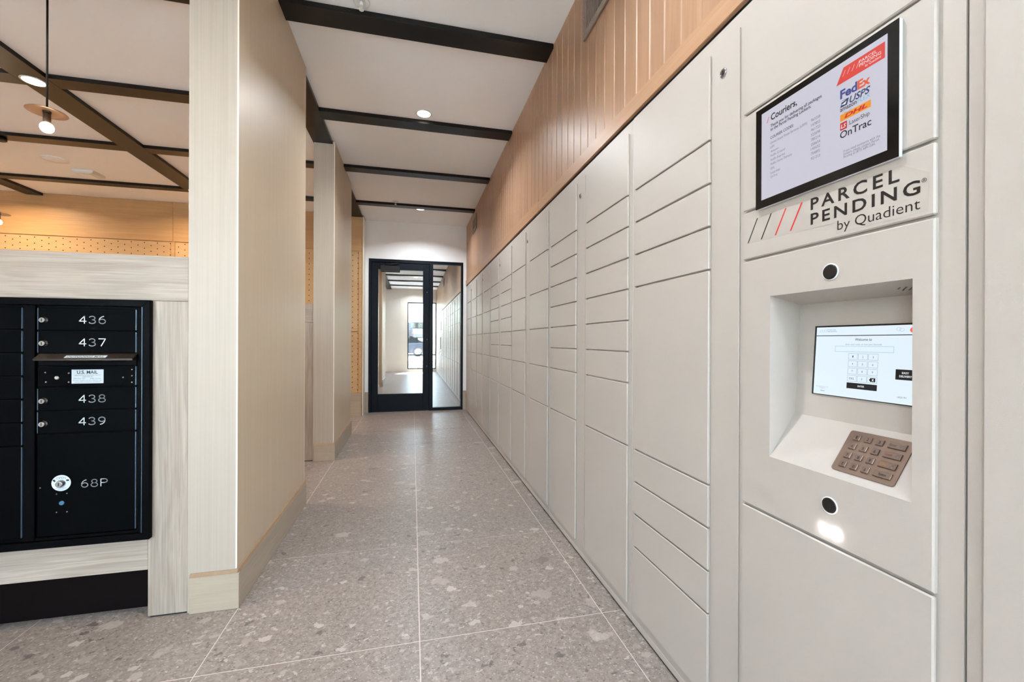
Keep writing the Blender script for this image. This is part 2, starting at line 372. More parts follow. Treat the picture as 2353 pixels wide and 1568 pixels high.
# ------------------------------------------------------------------ ceiling and beams
ceil = tag(MB().box(XL - .1, 1.3, YB - .12, YE + .12, ZC, ZC + .12).build('ceiling', M['ceil'], org=(0, 0, ZC)), kind='structure')
def beam(*a): return box('ceiling_beam', M['beam'], ceil, *a, b=0.0015)
for y0, y1 in ((-0.86, -0.73), (0.245, 0.375), (1.352, 1.482), (2.457, 2.597), (3.558, 3.690), (4.640, 4.765), (5.790, 5.900)):
    for x0, x1 in ((XL, -4.68), (-4.51, -2.665), (-2.465, -0.885), (-0.72, 0.837)):
        beam(x0, x1, y0, y1, ZB, ZC)
for x0, x1, y0, y1 in ((-0.885, -0.72, YB, YE - .24), (-2.665, -2.465, YB, 6.485), (-4.68, -4.51, YB, 6.485)):
    beam(x0, x1, y0, y1, ZB - .0005, ZC)

# ------------------------------------------------------------------ walls
w = MB(); w.box(-0.70, -0.652, YE, YE + .12, 0, ZC).box(0.787, 1.3, YE, YE + .12, 0, ZC).box(-0.652, 0.787, YE, YE + .12, 2.352, ZC)
wall_end = tag(w.build('wall_end', M['white'], org=(0, YE, 0)), kind='structure')
wall_right = tag(MB().box(0.852, 1.3, YB, YE, 1.97, ZC).box(1.27, 1.3, YB, YE, 0, 1.97).build('wall_right', M['black_gap'], org=(1.0, 0, 0)), kind='structure')
wall_left = tag(box('wall_left', M['white'], None, XL - .1, XL, YB, 6.6, 0, ZC), kind='structure')
# wall behind the camera, with the reflected window and an added unseen one
w = MB()
w.box(XL, -3.4, YB - .12, YB, 0, ZC).box(-3.4, -1.35, YB - .12, YB, 0, .05).box(-3.4, -1.35, YB - .12, YB, 2.8, ZC).box(-1.35, -.17, YB - .12, YB, 0, ZC)
w.box(-.17, .83, YB - .12, YB, 0, .09).box(-.17, .83, YB - .12, YB, 2.46, ZC).box(.83, 1.3, YB - .12, YB, 0, ZC)
wall_back = tag(w.build('wall_back', M['panel'], org=(0, YB, 0)), kind='structure')
for (x0, x1) in ((-1.345, -.435), (-.430, -.175)):
    box('wall_panel', M['panel'], wall_back, x0, x1, YB, YB + .006, .262, 2.90, b=.001)
    box('skirting_panel', M['panel'], wall_back, x0, x1, YB, YB + .012, 0.0, .256, b=.001)
def window(n, x0, x1, z0, z1, vert, hor):
    t = thing('window_%d' % n, ((x0 + x1) / 2, YB - .06, z0), kind='structure')
    f = .035; ya, yb = YB - .09, YB - .03
    box('window_frame', M['alu'], t, x0, x0 + f, ya, yb, z0, z1, b=.002); box('window_frame', M['alu'], t, x1 - f, x1, ya, yb, z0, z1, b=.002)
    box('window_frame', M['alu'], t, x0 + f, x1 - f, ya, yb, z0, z0 + f, b=.002); box('window_frame', M['alu'], t, x0 + f, x1 - f, ya, yb, z1 - f, z1, b=.002)
    xs = [x0 + f] + vert + [x1 - f]
    for v in vert: box('mullion', M['alu'], t, v - .02, v + .02, ya, yb, z0 + f, z1 - f, b=.002)
    for h in hor: box('transom', M['alu'], t, x0 + f, x1 - f, ya + .005, yb - .005, h - .02, h + .02, b=.002)
    for a, b in zip(xs, xs[1:]): box('pane', M['pane'], t, a, b, YB - .062, YB - .058, z0 + f, z1 - f)
window(1, -.17, .83, .09, 2.46, [], [.59])
window(2, -3.4, -1.35, .05, 2.8, [-2.375], [])  # unseen window, added and sized for the daylight it lets in
# back wall of the mail room with oak band and pegboard panels
YP = 6.49
wall_peg = tag(box('wall_far', M['oak_bx'], None, XL, -0.703, YP, YE + .12, 0, ZC), kind='structure')
for x0, x1 in ((-5.44, -3.107), (-3.103, -.72)):
    box('oak_panel', M['oak_bx'], wall_peg, x0, x1, YP - .012, YP, 2.405, 2.928, b=.0015)
for x0, x1 in ((-5.44, -3.13), (-3.08, -.772)):
    for z0, z1 in ((1.272, 2.396), (.336, 1.225)):
        p = box('pegboard', M['peg'], wall_peg, x0, x1, YP - .010, YP, z0, z1, b=.001)
        m = MB(); k = 0; x = x1 - .004
        while x > x0 + .01:
            off = 0.0 if k % 2 == 0 else .0375
            z = z1 - .022 - off
            while z > z0 + .012:
                m.lathe([(.0068, 0), (.0068, .0012)], (x, YP - .0112, z), 'y', 8); z -= .075
            x -= .073; k += 1
        tag(m.build('peg_hole', M['hole'], p), kind='stuff')
for x0, x1 in ((-3.126, -3.084), (-.768, -.720)):
    box('stile', M['oak_bx'], wall_peg, x0, x1, YP - .014, YP, .336, 2.402, b=.0015)
box('rail', M['oak_bx'], wall_peg, -5.44, -3.13, YP - .013, YP, 1.229, 1.268, b=.001); box('rail', M['oak_bx'], wall_peg, -3.08, -.772, YP - .013, YP, 1.229, 1.268, b=.001)
box('edge_strip', M['edge'], wall_peg, -.7128, -.700, YP - .016, YE - .001, .0, 2.90, b=.001)
b1 = tag(box('baseboard_far', M['base_x'], None, -5.44, -.722, YP - .022, YP - .0005, 0, .215, b=.002), kind='structure')
b2 = tag(box('baseboard_far', M['base_x'], None, -5.44, -.722, YP - .016, YP - .0005, .217, .332, b=.002), kind='structure')
tag(box('baseboard_end', M['base_x'], None, -.699, -.655, YE - .016, YE - .0005, 0, .312, b=.002), kind='structure')
tag(box('baseboard_end', M['base_x'], None, .790, .834, YE - .016, YE - .0005, 0, .306, b=.002), kind='structure')
# closed lobby behind the reflective glass door
w = MB(); w.box(-.9, 1.1, YE + 1.7, YE + 1.8, 0, ZC).box(-1.0, -.9, YE + .12, YE + 1.8, 0, ZC).box(1.1, 1.2, YE + .12, YE + 1.8, 0, ZC).box(-1, 1.2, YE + .12, YE + 1.8, 2.6, 2.7)
tag(w.build('wall_lobby', M['panel'], org=(0, YE + 1.7, 0)), kind='structure')

# ------------------------------------------------------------------ wood wall above the lockers
z0 = 2.047
k = 0; y = 1.007 - .0925 * 31
bm_ = MB().box(-.011, .002, -.0455, .0455, 0, ZC - z0 - .001, b=.0038).mesh('oak_board'); bm_.materials.append(M['oak'])
while y + .0925 < YE + .05:
    if y > YB: place(bm_, 'oak_board', wall_right, (.849, y + .04625, z0))
    y += .0925
for y0, y1, zt in ((YB + .002, 2.745, 2.049), (2.748, YE - .002, 2.062)):
    box('oak_trim', M['oak_h'], wall_right, .829, .852, y0, y1, 1.982, zt, b=.002)
box('shadow_gap', M['black_gap'], wall_right, .842, .852, YB + .002, YE - .002, 1.9705, 1.982)
def vent(name, yb0, yb1, zb0, zb1, label, nb):
    t = thing(name, (.838, (yb0 + yb1) / 2, zb0), label, 'vent', 'wall vent grilles')
    f = .034; xa, xb = .826, .8375
    box('backing', M['vent_d'], t, .8345, xb, yb0 + f, yb1 - f, zb0 + f, zb1 - f)
    box('frame', M['vent'], t, xa, xb, yb0, yb1, zb0, zb0 + f, b=.002); box('frame', M['vent'], t, xa, xb, yb0, yb1, zb1 - f, zb1, b=.002)
    box('frame', M['vent'], t, xa, xb, yb0, yb0 + f, zb0 + f, zb1 - f, b=.002); box('frame', M['vent'], t, xa, xb, yb1 - f, yb1, zb0 + f, zb1 - f, b=.002)
    box('frame', M['vent'], t, xa + .002, xb, (yb0 + yb1) / 2 - .006, (yb0 + yb1) / 2 + .006, zb0 + f, zb1 - f, b=.001)
    n = nb; st = (yb1 - yb0 - 2 * f) / n
    for i in range(n):
        yy = yb0 + f + st * (i + .5)
        box('louver', M['vent'], t, xa + .0005, xb - .003, yy - .0035, yy + .0035, zb0 + f, zb1 - f)
    m = MB(); m.lathe([(.006, 0), (.004, -.003)], (xa, yb1 - .012, (zb0 + zb1) / 2), 'x', 10); m.build('screw', M['steel'], t)
vent('wall_vent', 1.63, 1.973, 2.605, 2.815, 'bronze louvred vent grille on the oak wall, cut off by the top edge', 18)
vent('wall_vent', 5.62, 5.96, 2.62, 2.825, 'small bronze vent grille on the oak wall close to the white end wall', 18)

# ------------------------------------------------------------------ pillars
def pillar(ya, yb, label):
    t = thing('wood_pillar', (-.79, (ya + yb) / 2, 0), label, 'pillar', 'wood clad pillars')
    box('front_panel', M['pillar_front'], t, -.877, -.7005, ya - .0007, ya + .0008, .0, ZB - .001)
    box('core', M['pillar'], t, -.877, -.7185, ya + .001, yb - .003, 0.0, ZB - .001, b=.001)
    box('side_panel', M['pillar'], t, -.718, -.700, ya, yb - .0035, .0, ZC - .004, b=.0012)
    box('edge_strip', M['edge'], t, -.719, -.6995, yb - .003, yb, .10, ZC - .004, b=.0006)
    box('edge_strip', M['edge'], t, -.705, -.6992, ya - .0012, ya + .0012, .16, ZC - .004)
    h = .145
    box('baseboard', M['base_x'], t, -.866, -.688, ya - .013, ya - .0008, 0, h, b=.0015)
    box('baseboard', M['base_y'], t, -.6995, -.688, ya, yb + .004, 0, h, b=.0015)
    m = MB(); m.prism([(ya - .013, h), (ya, h), (ya, h + .013), (ya - .004, h + .012)], 'x', -.866, -.694); fixnormals(m.build('baseboard_cap', M['cap'], t))
    m = MB(); m.prism([(-.688, h), (-.6995, h), (-.6995, h + .013), (-.695, h + .012)], 'y', ya - .004, yb + .004); fixnormals(m.build('baseboard_cap', M['cap'], t))
    return t
pillar(1.945, 3.055, 'tall pale wood pillar beside the black mailboxes')
pillar(4.13, 5.215, 'tall pale wood pillar in mid corridor closer to the glass door')

# ------------------------------------------------------------------ half-height mail walls
YM = 1.945
def mailwall(ym, xl, unit, label):
    t = thing('mail_wall', (-1.5, ym + .2, 0), label, 'partition', 'half height mailbox partitions')
    d = .42
    box('top_board', M['ash_h'], t, xl, -.8775, ym, ym + d, 1.2545 if unit else 1.262, 1.432, b=.0015)
    box('post', M['ash_v'], t, -1.013, -.8775, ym, ym + d, .006, 1.2535 if unit else 1.261, b=.0015)
    box('post_foot', M['black_gap'], t, -1.005, -.885, ym + .004, ym + d - .004, 0, .006)
    if unit:
        box('bottom_board', M['ash_h'], t, xl, -1.0135, ym, ym + d, .191, .3205, b=.0015)
        box('toe_kick', M['toe'], t, xl, -1.0135, ym + .085, ym + d - .08, 0, .190, b=.001)
        box('post', M['ash_v'], t, xl, -1.80, ym, ym + d, .3215, 1.2535, b=.0015)
        box('back_board', M['ash_h'], t, -1.7995, -1.0135, ym + d - .02, ym + d, .3215, 1.2535, b=.0015)
    else:
        box('infill_board', M['ash_h'], t, xl, -1.0135, ym, ym + d, .0, 1.261, b=.0015)
    return t
mailwall(1.945, -2.2, True, 'pale ash wood half wall holding the black mailboxes')
mailwall(4.14, -2.2, False, 'pale ash wood half wall glimpsed between the two pillars')

# ------------------------------------------------------------------ mailbox unit
def digits(s):
    def arc(cx, cy, rx, ry, a0, a1, n=14): return [(cx + rx * math.cos(math.radians(a0 + (a1 - a0) * i / n)), cy + ry * math.sin(math.radians(a0 + (a1 - a0) * i / n))) for i in range(n + 1)]
    G = {'4': [[(.62, 0), (.62, 1), (0, .30), (.82, .30)]],
         '3': [arc(.36, .755, .34, .245, 155, -90, 14) + arc(.36, .255, .40, .255, 90, -150, 14)],
         '7': [[(0, 1), (.80, 1), (.28, 0)]],
         '8': [arc(.4, .765, .32, .235, 0, 360, 22), arc(.4, .265, .40, .265, 0, 360, 22)],
         '6': [arc(.40, .30, .38, .30, 0, 360, 22), [(.02, .30), (.03, .52), (.14, .75), (.34, .92), (.58, 1.0)]],
         '9': [arc(.40, .70, .38, .30, 0, 360, 22), [(.78, .70), (.77, .48), (.66, .25), (.46, .08), (.22, 0)]],
         'P': [[(.03, 0), (.03, 1), (.50, 1)] + arc(.50, .745, .32, .255, 90, -90, 10) + [(.50, .49), (.03, .49)]]}
    return [G[c] for c in s]
def strokes(name, s, fr, a0, a1, b0, h, mat, parent, wd=.0032):
    n = len(s); cw = (a1 - a0) / (n * .82 + (n - 1) * .36); m = MB()
    for i, G in enumerate(digits(s)):
        ox = a0 + i * cw * 1.18
        for pl in G:
            P = [Vector((ox + p[0] * cw, b0 + p[1] * h)) for p in pl]
            for p, q in zip(P, P[1:]):
                d = (q - p)
                if d.length < 1e-6: continue
                d.normalize(); e = d * wd * .3; nn = Vector((-d.y, d.x)) * wd * .5
                m.poly([fr.p(*(p - e - nn), .0005), fr.p(*(q + e - nn), .0005), fr.p(*(q + e + nn), .0005), fr.p(*(p - e + nn), .0005)])
    return m.build(name, mat, parent)
M['edge_highlight'] = plain('painted_edge_highlight', (74, 92, 108), 0.3, 0.4)  # bevel highlights of the mailbox doors, put into colour as pale bluish strips
mu = thing('mailbox_unit', (-1.385, 1.94, .319), 'black wall mailbox unit with numbered doors, locks and outgoing mail slot', 'mailbox')
FM = Frame((0, 1.930, 0), (1, 0, 0), (0, 0, 1))
xo0, xo1, zo0, zo1, fw = -1.772, -.998, .319, 1.2535, .0255
def mitre(pts): return MB().prism(pts, 'y', 1.923, 1.9445)
for pts in ([(xo1 - fw, zo0 + fw), (xo1, zo0), (xo1, zo1), (xo1 - fw, zo1 - fw)], [(xo0, zo0), (xo0 + fw, zo0 + fw), (xo0 + fw, zo1 - fw), (xo0, zo1)],
            [(xo0, zo1), (xo0 + fw, zo1 - fw), (xo1 - fw, zo1 - fw), (xo1, zo1)], [(xo0, zo0), (xo1, zo0), (xo1 - fw, zo0 + fw), (xo0 + fw, zo0 + fw)]):
    ob = fixnormals(mitre(pts).build('trim_frame', M['mail'], mu))
    bv = ob.modifiers.new('b', 'BEVEL'); bv.width = .0012; bv.segments = 1
box('housing', M['mail'], mu, xo0 + .005, xo1 - .005, 1.942, 2.34, zo0 + .004, zo1 - .004)
box('column_divider', M['mail'], mu, -1.4025, -1.368, 1.9325, 1.942, .346, 1.227, b=.0012)
box('side_strip', M['mail'], mu, -1.0365, -1.0275, 1.929, 1.942, .346, 1.227, b=.0015)
box('side_strip', M['edge_highlight'], mu, -1.0272, -1.0252, 1.927, 1.942, .346, 1.227)  # painted highlight line beside the trim frame
box('side_strip', M['mail'], mu, -1.0455, -1.0375, 1.934, 1.942, .346, 1.227, b=.0012)
box('sill_strip', M['mail'], mu, -1.366, -1.0375, 1.932, 1.942, .346, .3575, b=.0012)
def camlock(x, z, parent):
    m = MB(); m.lathe([(.0128, 0), (.0128, -.002), (.0105, -.0035), (.0105, -.009), (.0088, -.0105), (.0088, -.0125)], (x, 1.930, z), 'y', 22); l = fixnormals(m.build('lock', M['chrome'], parent))
    m = MB(); m.box(x - .0012, x + .0012, 1.9170, 1.9176, z - .005, z + .005); m.build('keyway', M['ink'], parent)
def maildoor(x0, x1, za, zb, num=None, nx=(-1.230, -1.146), nb=None, lockz=None):
    d = box('door', M['mail_door'], mu, x0, x1, 1.930, 1.940, za + .0018, zb - .0018, b=.0014)
    for xe in ((x0, x1) if num else (x1,)):
        box('door_edge_highlight', M['edge_highlight'], d, xe - .0011, xe + .0011, 1.9296, 1.9405, za + .004, zb - .004)  # thin strip painting the highlight along the door's edge
    if num: strokes('door_number', num, FM, nx[0], nx[1], nb, .0275, M['digit'], d)
    if lockz is not None: camlock(-1.338, lockz, d)
    return d
XR0, XR1 = -1.3575, -1.0475
maildoor(XR0, XR1, 1.132, 1.220, '436', nb=1.1605, lockz=1.171)
maildoor(XR0, XR1, 1.046, 1.131, '437', nb=1.0745, lockz=1.084)
box('slot_surround', M['mail'], mu, XR0, XR1, 1.934, 1.942, 1.000, 1.044, b=.001)
dpl = maildoor(XR0, XR1, .9195, 1.000)
maildoor(XR0, XR1, .8315, .9185, '438', nb=.8600, lockz=.869)
maildoor(XR0, XR1, .745, .8305, '439', nb=.7745, lockz=.783)
pd = maildoor(XR0, XR1, .3600, .744)
for za, zb in ((1.135, 1.220), (1.049, 1.134), (.9625, 1.048), (.8765, .9615), (.790, .8755), (.7035, .789), (.3600, .7025)):
    maildoor(-1.718, -1.405, za, zb)
strokes('door_number', '68P', FM, -1.221, -1.139, .5375, .0275, M['digit'], pd, .0028)
# open / lock ring on the parcel door
m = MB(); m.lathe([(.0300, 0), (.0300, -.0008)], (-1.284, 1.930, .5585), 'y', 40); rg = fixnormals(m.build('lock_sticker', plain('pale_blue_sticker', (206, 216, 232), .4), pd))
FR = Frame((0, 1.9292, 0), (1, 0, 0), (0, 0, 1))
lettering('sticker_text', 'OPEN', FR, -1.2985, -1.2695, .5735, .0085, M['ink_g'], pd, .0002)
for sgn in (-1, 1):
    m = MB(); c = Vector((-1.284 + sgn * .0205, .569)); 
    pts = [(-.004, -.0045), (.002, -.0045), (.002, .001), (.0045, .001), (-.001, .006), (-.0065, .001), (-.004, .001)]
    a = sgn * -0.7 + (0 if sgn < 0 else 2.2)
    m.poly([FR.p(c.x + p[0] * math.cos(a) - p[1] * math.sin(a), c.y + p[0] * math.sin(a) + p[1] * math.cos(a), .0002) for p in pts]); m.build('sticker_arrow', M['ink'], pd)
lettering('sticker_text', 'KEY MUST REMAIN', FR, -1.3015, -1.2665, .5375, .0034, M['ink_g'], pd, .0002)
lettering('sticker_text', 'IN LOCK', FR, -1.294, -1.274, .5325, .003, M['ink_g'], pd, .0002)
m = MB(); m.lathe([(.0145, 0), (.0145, -.002), (.0115, -.0045), (.0115, -.011), (.0095, -.0125)], (-1.284, 1.9292, .5565), 'y', 24); fixnormals(m.build('lock', M['chrome'], pd))
m = MB(); m.box(-1.2855, -1.2825, 1.9160, 1.9168, .551, .562); m.build('keyway', M['ink'], pd)
m = MB(); m.lathe([(.0082, 0), (.0082, -.0018), (.006, -.0028)], (-1.282, 1.930, .483), 'y', 20); fixnormals(m.build('lock_cover', plain('blue_lock_cover', (58, 104, 140), .4), pd))
def rivet(x, z, par, r=.0034):
    m = MB(); m.lathe([(r, 0), (r * .8, -.0016), (r * .3, -.0022)], (x, 1.930, z), 'y', 10); return fixnormals(m.build('rivet', M['steel'], par))
for x, z in ((-1.298, .518), (-1.266, .518), (-1.298, .449), (-1.2655, .4485), (-1.348, .545)): rivet(x, z, pd, .0026)
for x, z in ((-1.334, .975), (-1.332, .939), (-1.262, .972), (-1.262, .938), (-1.060, .983), (-1.060, .959), (-1.060, .934), (-1.089, .953)): rivet(x, z, dpl)
m = MB(); m.lathe([(.0085, 0), (.008, -.003), (.005, -.005)], (-1.298, 1.930, .955), 'y', 16); fixnormals(m.build('lock', M['chrome'], dpl))
pl = box('us_mail_plate', M['silver'], dpl, -1.253, -1.152, 1.9288, 1.930, .932, .985, b=.0004)
FP = Frame((0, 1.9287, 0), (1, 0, 0), (0, 0, 1))
lettering('plate_text', 'U.S. MAIL', FP, -1.236, -1.170, .9690, .0122, M['ink'], dpl, .0003, .02)
lettering('plate_text', 'Approved by the Postmaster General', FP, -1.243, -1.162, .9620, .0040, M['ink_g'], dpl, .0003)
lettering('plate_text', 'USPS STD 4C', FP, -1.219, -1.186, .9555, .0040, M['ink_g'], dpl, .0003)
lettering('plate_text', 'Model 4C     Mfg Date', FP, -1.246, -1.160, .9490, .0036, M['ink_g'], dpl, .0003)
lettering('plate_text', 'Private mailboxes for indoor use', FP, -1.248, -1.157, .9420, .0036, M['ink_g'], dpl, .0003)
lettering('plate_text', 'mailboxes.com', FP, -1.243, -1.163, .9360, .0036, M['ink_g'], dpl, .0003)
# outgoing mail flap: hinged hood that leans out over the slot
m = MB(); ya = 1.934
A = [(-1.352, ya, 1.0475), (-1.043, ya, 1.0475), (-1.043, 1.900, 1.0270), (-1.352, 1.900, 1.0270)]
B = [(p[0], p[1], p[2] - .0022) for p in A]; B[2] = (-1.043, 1.9005, 1.0205); B[3] = (-1.352, 1.9005, 1.0205)
m.add(A + B, [(0, 1, 2, 3), (7, 6, 5, 4), (3, 2, 6, 7), (0, 4, 5, 1), (1, 5, 6, 2), (0, 3, 7, 4)])
fl = fixnormals(m.build('outgoing_mail_flap', plain('satin_black_flap', (58, 50, 45), .25, .6), mu))
e = Vector((0, 1.934 - 1.900, 1.0475 - 1.0270)).normalized()
FF = Frame((0, 1.900, 1.0270), (1, 0, 0), e)
quad('flap_label', FF, [(-1.262, .006), (-1.132, .006), (-1.132, .022), (-1.262, .022)], M['silver'], fl, .0006)
lettering('flap_text', 'OUTGOING MAIL', FF, -1.256, -1.138, .0085, .0105, M['ink'], fl, .0009, .01)

# ------------------------------------------------------------------ parcel lockers
PZ = (1.925 - .07) / 15
def ZN(n): return .07 + n * PZ
CA, CN, CB = (.029, .444), (.462, .556), (.572, .987)
_dm = {}
def doormesh(dy, dz):
    k = (round(dy, 4), round(dz, 4))
    if k not in _dm:
        me = MB().box(XD - XF, 0, -dy / 2, dy / 2, 0, dz, b=.0018).mesh('locker_door'); me.materials.append(M['locker']); _dm[k] = me
    return _dm[k]
gap = .0028
def doors(t, yb, c, ns, bot=.066):
    out = []
    for a, b in zip(ns[1:], ns[:-1]):
        za = (ZN(a) if a else bot) + gap; zb = ZN(b) - gap
        out.append(place(doormesh(c[1] - c[0], zb - za), 'locker_door', t, (XF, yb + (c[0] + c[1]) / 2, za)))
        hz = zb + gap
        if b != 15:
            m = hingem
            place(m, 'hinge_pin', t, (XF - .002, yb + c[1] - .008, hz))
    return out
hingem = MB().box(-.0025, .0015, -.007, .004, -.0016, .0016).mesh('hinge_pin'); hingem.materials.append(M['steel'])
P5 = [15, 13, 12, 11, 10, 9, 8, 7, 5, 0]; PL = [15, 13, 11, 9, 7, 5, 0]
PK = [15, 13, 12, 11, 10, 5, 4, 3, 2, 0]
def tower(k, a, b, label):
    yb = .472 + 1.012 * k
    t = thing('parcel_locker', (1.04, yb + .506, 0), label, 'locker', 'parcel locker towers')
    y0, y1 = yb + .0012, yb + 1.012 - .0012
    ye = y1
    if k == 5: ye = 6.51
    if a is None:      # body with a pocket for the kiosk niche
        m = MB(); m.box(XF, 1.25, y0, yb + .05, .010, 1.966).box(XF, 1.25, yb + .375, ye, .010, 1.966).box(XF, 1.25, yb + .05, yb + .375, .010, .80).box(XF, 1.25, yb + .05, yb + .375, 1.235, 1.966).box(.95, 1.25, yb + .05, yb + .375, .80, 1.235)
        m.build('cabinet', M['locker'], t)
    else: box('cabinet', M['locker'], t, XF, 1.25, y0, ye, .010, 1.966, b=.002)
    box('plinth', M['black_gap'], t, XF + .006, 1.24, y0, ye, 0, .010)
    box('base_rail', M['locker'], t, XF - .0016, XF, y0, ye, .012, .034, b=.0006)
    sp = box('service_panel', M['locker'], t, XF - .004, XF, yb + CN[0], yb + CN[1], .07, 1.925, b=.001)
    m = MB(); c = (XF - .004, yb + .521, 1.841); m.lathe([(.0125, 0), (.0125, -.002), (.0105, -.004), (.0095, -.004), (.0085, -.0025)], c, 'x', 22); fixnormals(m.build('lock', M['chrome'], sp))
    m = MB(); m.box(XF - .0068, XF - .0064, yb + .519, yb + .523, 1.835, 1.847); m.build('keyway', M['ink'], sp)
    if a: doors(t, yb, CA, a)
    if b: doors(t, yb, CB, b)
    return t
T0 = tower(0, None, PK, 'parcel locker tower with lit touch screen kiosk, keypad and printed slogan')
tower(1, P5, P5, 'locker tower right beside the kiosk tower, with rows of small doors')
tower(2, PL, PL, 'locker tower of large doors, third counting the kiosk tower as first')
tower(3, P5, P5, 'locker tower with small doors, fourth counting the kiosk tower as first')
tower(4, PL, PL, 'locker tower of large doors, next to the one by the end wall')
tower(5, PL, PL, 'locker tower of large doors at the far end beside the glass door')
tower(-1, [15, 0], [15, 0], 'plain beige locker tower with tall doors at the right edge, nearer than the kiosk')
tower(-2, PL, PL, 'locker tower behind the camera, seen only as a reflection in the door glass')
fil = box('locker_filler', M['locker'], None, XF + .004, 1.24, 6.513, 6.729, 0, 1.966, b=.001); tag(fil, 'narrow beige filler strip closing the lockers against the end wall', 'filler panel')

# --- kiosk column of tower 0
yb = .472; ka, kb = yb + CA[0] + .006, yb + CA[1]          # .507 .. .916
FD = Frame((XD, 0, 0), (0, -1, 0), (0, 0, 1))               # print frame on door fronts: a = -y
def kdoor(n0, n1, name='kiosk_door'):
    za = (ZN(n0) if n0 else .066) + gap; zb = ZN(n1) - gap
    return box(name, M['locker'], T0, XD, XF, ka, kb, za, zb, b=.0025)
kdoor(13, 15); kdoor(11, 13, 'display_panel'); logo = kdoor(10, 11, 'logo_panel'); kdoor(0, 5)
# control panel with niche
z0, z1 = ZN(5) + gap, ZN(10) - gap
oy0, oy1, oz0, oz1 = .538, .830, .828, 1.209
bx_t, bz_t, bx_b, bz_b = .916, 1.190, .899, .929
m = MB(); X = XD
ring_o = [(ka, z0), (kb, z0), (kb, z1), (ka, z1)]; ring_i = [(oy0, oz0), (oy1, oz0), (oy1, oz1), (oy0, oz1)]
e_ = .0025
inn = [(ka + e_, z0 + e_), (kb - e_, z0 + e_), (kb - e_, z1 - e_), (ka + e_, z1 - e_)]
V = [(X, p[0], p[1]) for p in inn] + [(X, p[0], p[1]) for p in ring_i] + [(X + e_, p[0], p[1]) for p in ring_o] + [(XF, p[0], p[1]) for p in ring_o]
F = []
for i in range(4):
    j = (i + 1) % 4
    F += [(i, j, 4 + j, 4 + i), (8 + i, 8 + j, j, i), (12 + i, 12 + j, 8 + j, 8 + i)]
m.add(V, F)
ins = .012; r_ = .0
def N(x, y, z): return (x, y, z)
ft0, ft1, fb0, fb1 = (X, oy0, oz1), (X, oy1, oz1), (X, oy0, oz0), (X, oy1, oz0)
bt0, bt1, bb0, bb1 = (bx_t, oy0, bz_t), (bx_t, oy1, bz_t), (bx_b, oy0, bz_b), (bx_b, oy1, bz_b)
m.add([ft0, ft1, bt1, bt0], [(0, 1, 2, 3)]); m.add([bt0, bt1, bb1, bb0], [(0, 1, 2, 3)]); m.add([bb0, bb1, fb1, fb0], [(0, 1, 2, 3)])
m.add([ft1, fb1, bb1, bt1], [(0, 1, 2, 3)]); m.add([ft0, bt0, bb0, fb0], [(0, 1, 2, 3)])
cp = m.build('control_panel', M['locker'], T0)
def knob(z, nm):
    mm = MB(); mm.lathe([(.0172, 0), (.0172, -.0012), (.0158, -.0016)], (XD, .682, z), 'x', 30); fixnormals(mm.build('bezel_ring', M['plastic'], cp))
    mm = MB(); mm.lathe([(.0155, -.0010), (.0150, -.0022), (.012, -.0026)], (XD, .682, z), 'x', 30); fixnormals(mm.build(nm, M['blackgl'], cp))
knob(1.243, 'camera_lens'); knob(.7685, 'sensor_lens')
for yy in (.694, .669):
    mm = MB(); mm.lathe([(.0078, 0), (.0074, -.0020), (.005, -.0034)], (XD, yy, .7155), 'x', 20); fixnormals(mm.build('led_light', E_LED, cp))
    ld = bpy.data.lights.new('kiosk_led', 'SPOT'); ld.energy = 1.2; ld.spot_size = 2.6; ld.shadow_soft_size = .008; ld.color = (.93, .96, 1)
    lo = bpy.data.objects.new('kiosk_led_lamp', ld); COL.objects.link(lo); lo.parent = cp
    lo.matrix_local = Matrix.Translation(Vector((XD - .006, yy, .7155)) - ORG[cp.name]) @ Vector((-1, 0, 0)).to_track_quat('-Z', 'Z').to_matrix().to_4x4()
mm = MB()
for i in range(8):
    for j in range(2):
        fx = .45 + j * .12 + (i % 2) * .06; px = X + (bx_t - X) * fx; pz = oz1 + (bz_t - oz1) * fx
        mm.lathe([(.0016, 0), (.0016, -.0006)], (px, .552 + i * .0055, pz - .0002), 'z', 6)
tag(mm.build('speaker_hole', M['locker_dark'], cp), kind='stuff')

# --- touch screen (part of the tower), local frame along the tilted back of the niche
e = Vector((bx_t - bx_b, 0, bz_t - bz_b)).normalized()
FT = Frame((bx_b, .787, bz_b), (0, -1, 0), e)
ts = thing('touch_screen', (0, 0, 0)); ts.parent = T0; ts.location = -ORG[T0.name]; ORG[ts.name] = Vector((0, 0, 0))
def slab(name, fr, a0, a1, b0, b1, h0, h1, mat, par):
    m = MB(); P = [fr.p(a, b, h) for h in (h0, h1) for a, b in ((a0, b0), (a1, b0), (a1, b1), (a0, b1))]
    m.add(P, [(3, 2, 1, 0), (4, 5, 6, 7), (0, 1, 5, 4), (1, 2, 6, 5), (2, 3, 7, 6), (3, 0, 4, 7)]); return m.build(name, mat, par)
slab('screen_bezel', FT, -.0005, .2115, .0525, .2085, .0, .0022, M['bezel'], ts)
slab('lit_screen', FT, .0040, .2070, .0540, .2050, .0020, .0025, E_SCR, ts)
SL = .0028
K_BLK = plain('screen_black', (26, 28, 34), .3); K_DK = emit('screen_dark_text', (62, 74, 92), .6); K_LN = emit('screen_grey_line', (140, 158, 176), .6); K_BL = emit('screen_blue_line', (150, 198, 222), .6); K_W = emit('screen_white_text', (240, 245, 250), .66)
quad('screen_bar', FT, [(.004, .1850), (.207, .1850), (.207, .1866), (.004, .1866)], K_BLK, ts, SL)
def st(s, a0, a1, b, h, mat, bold=0.0): return lettering('screen_text', s, FT, a0, a1, b, h, mat, ts, SL + .0002, bold)
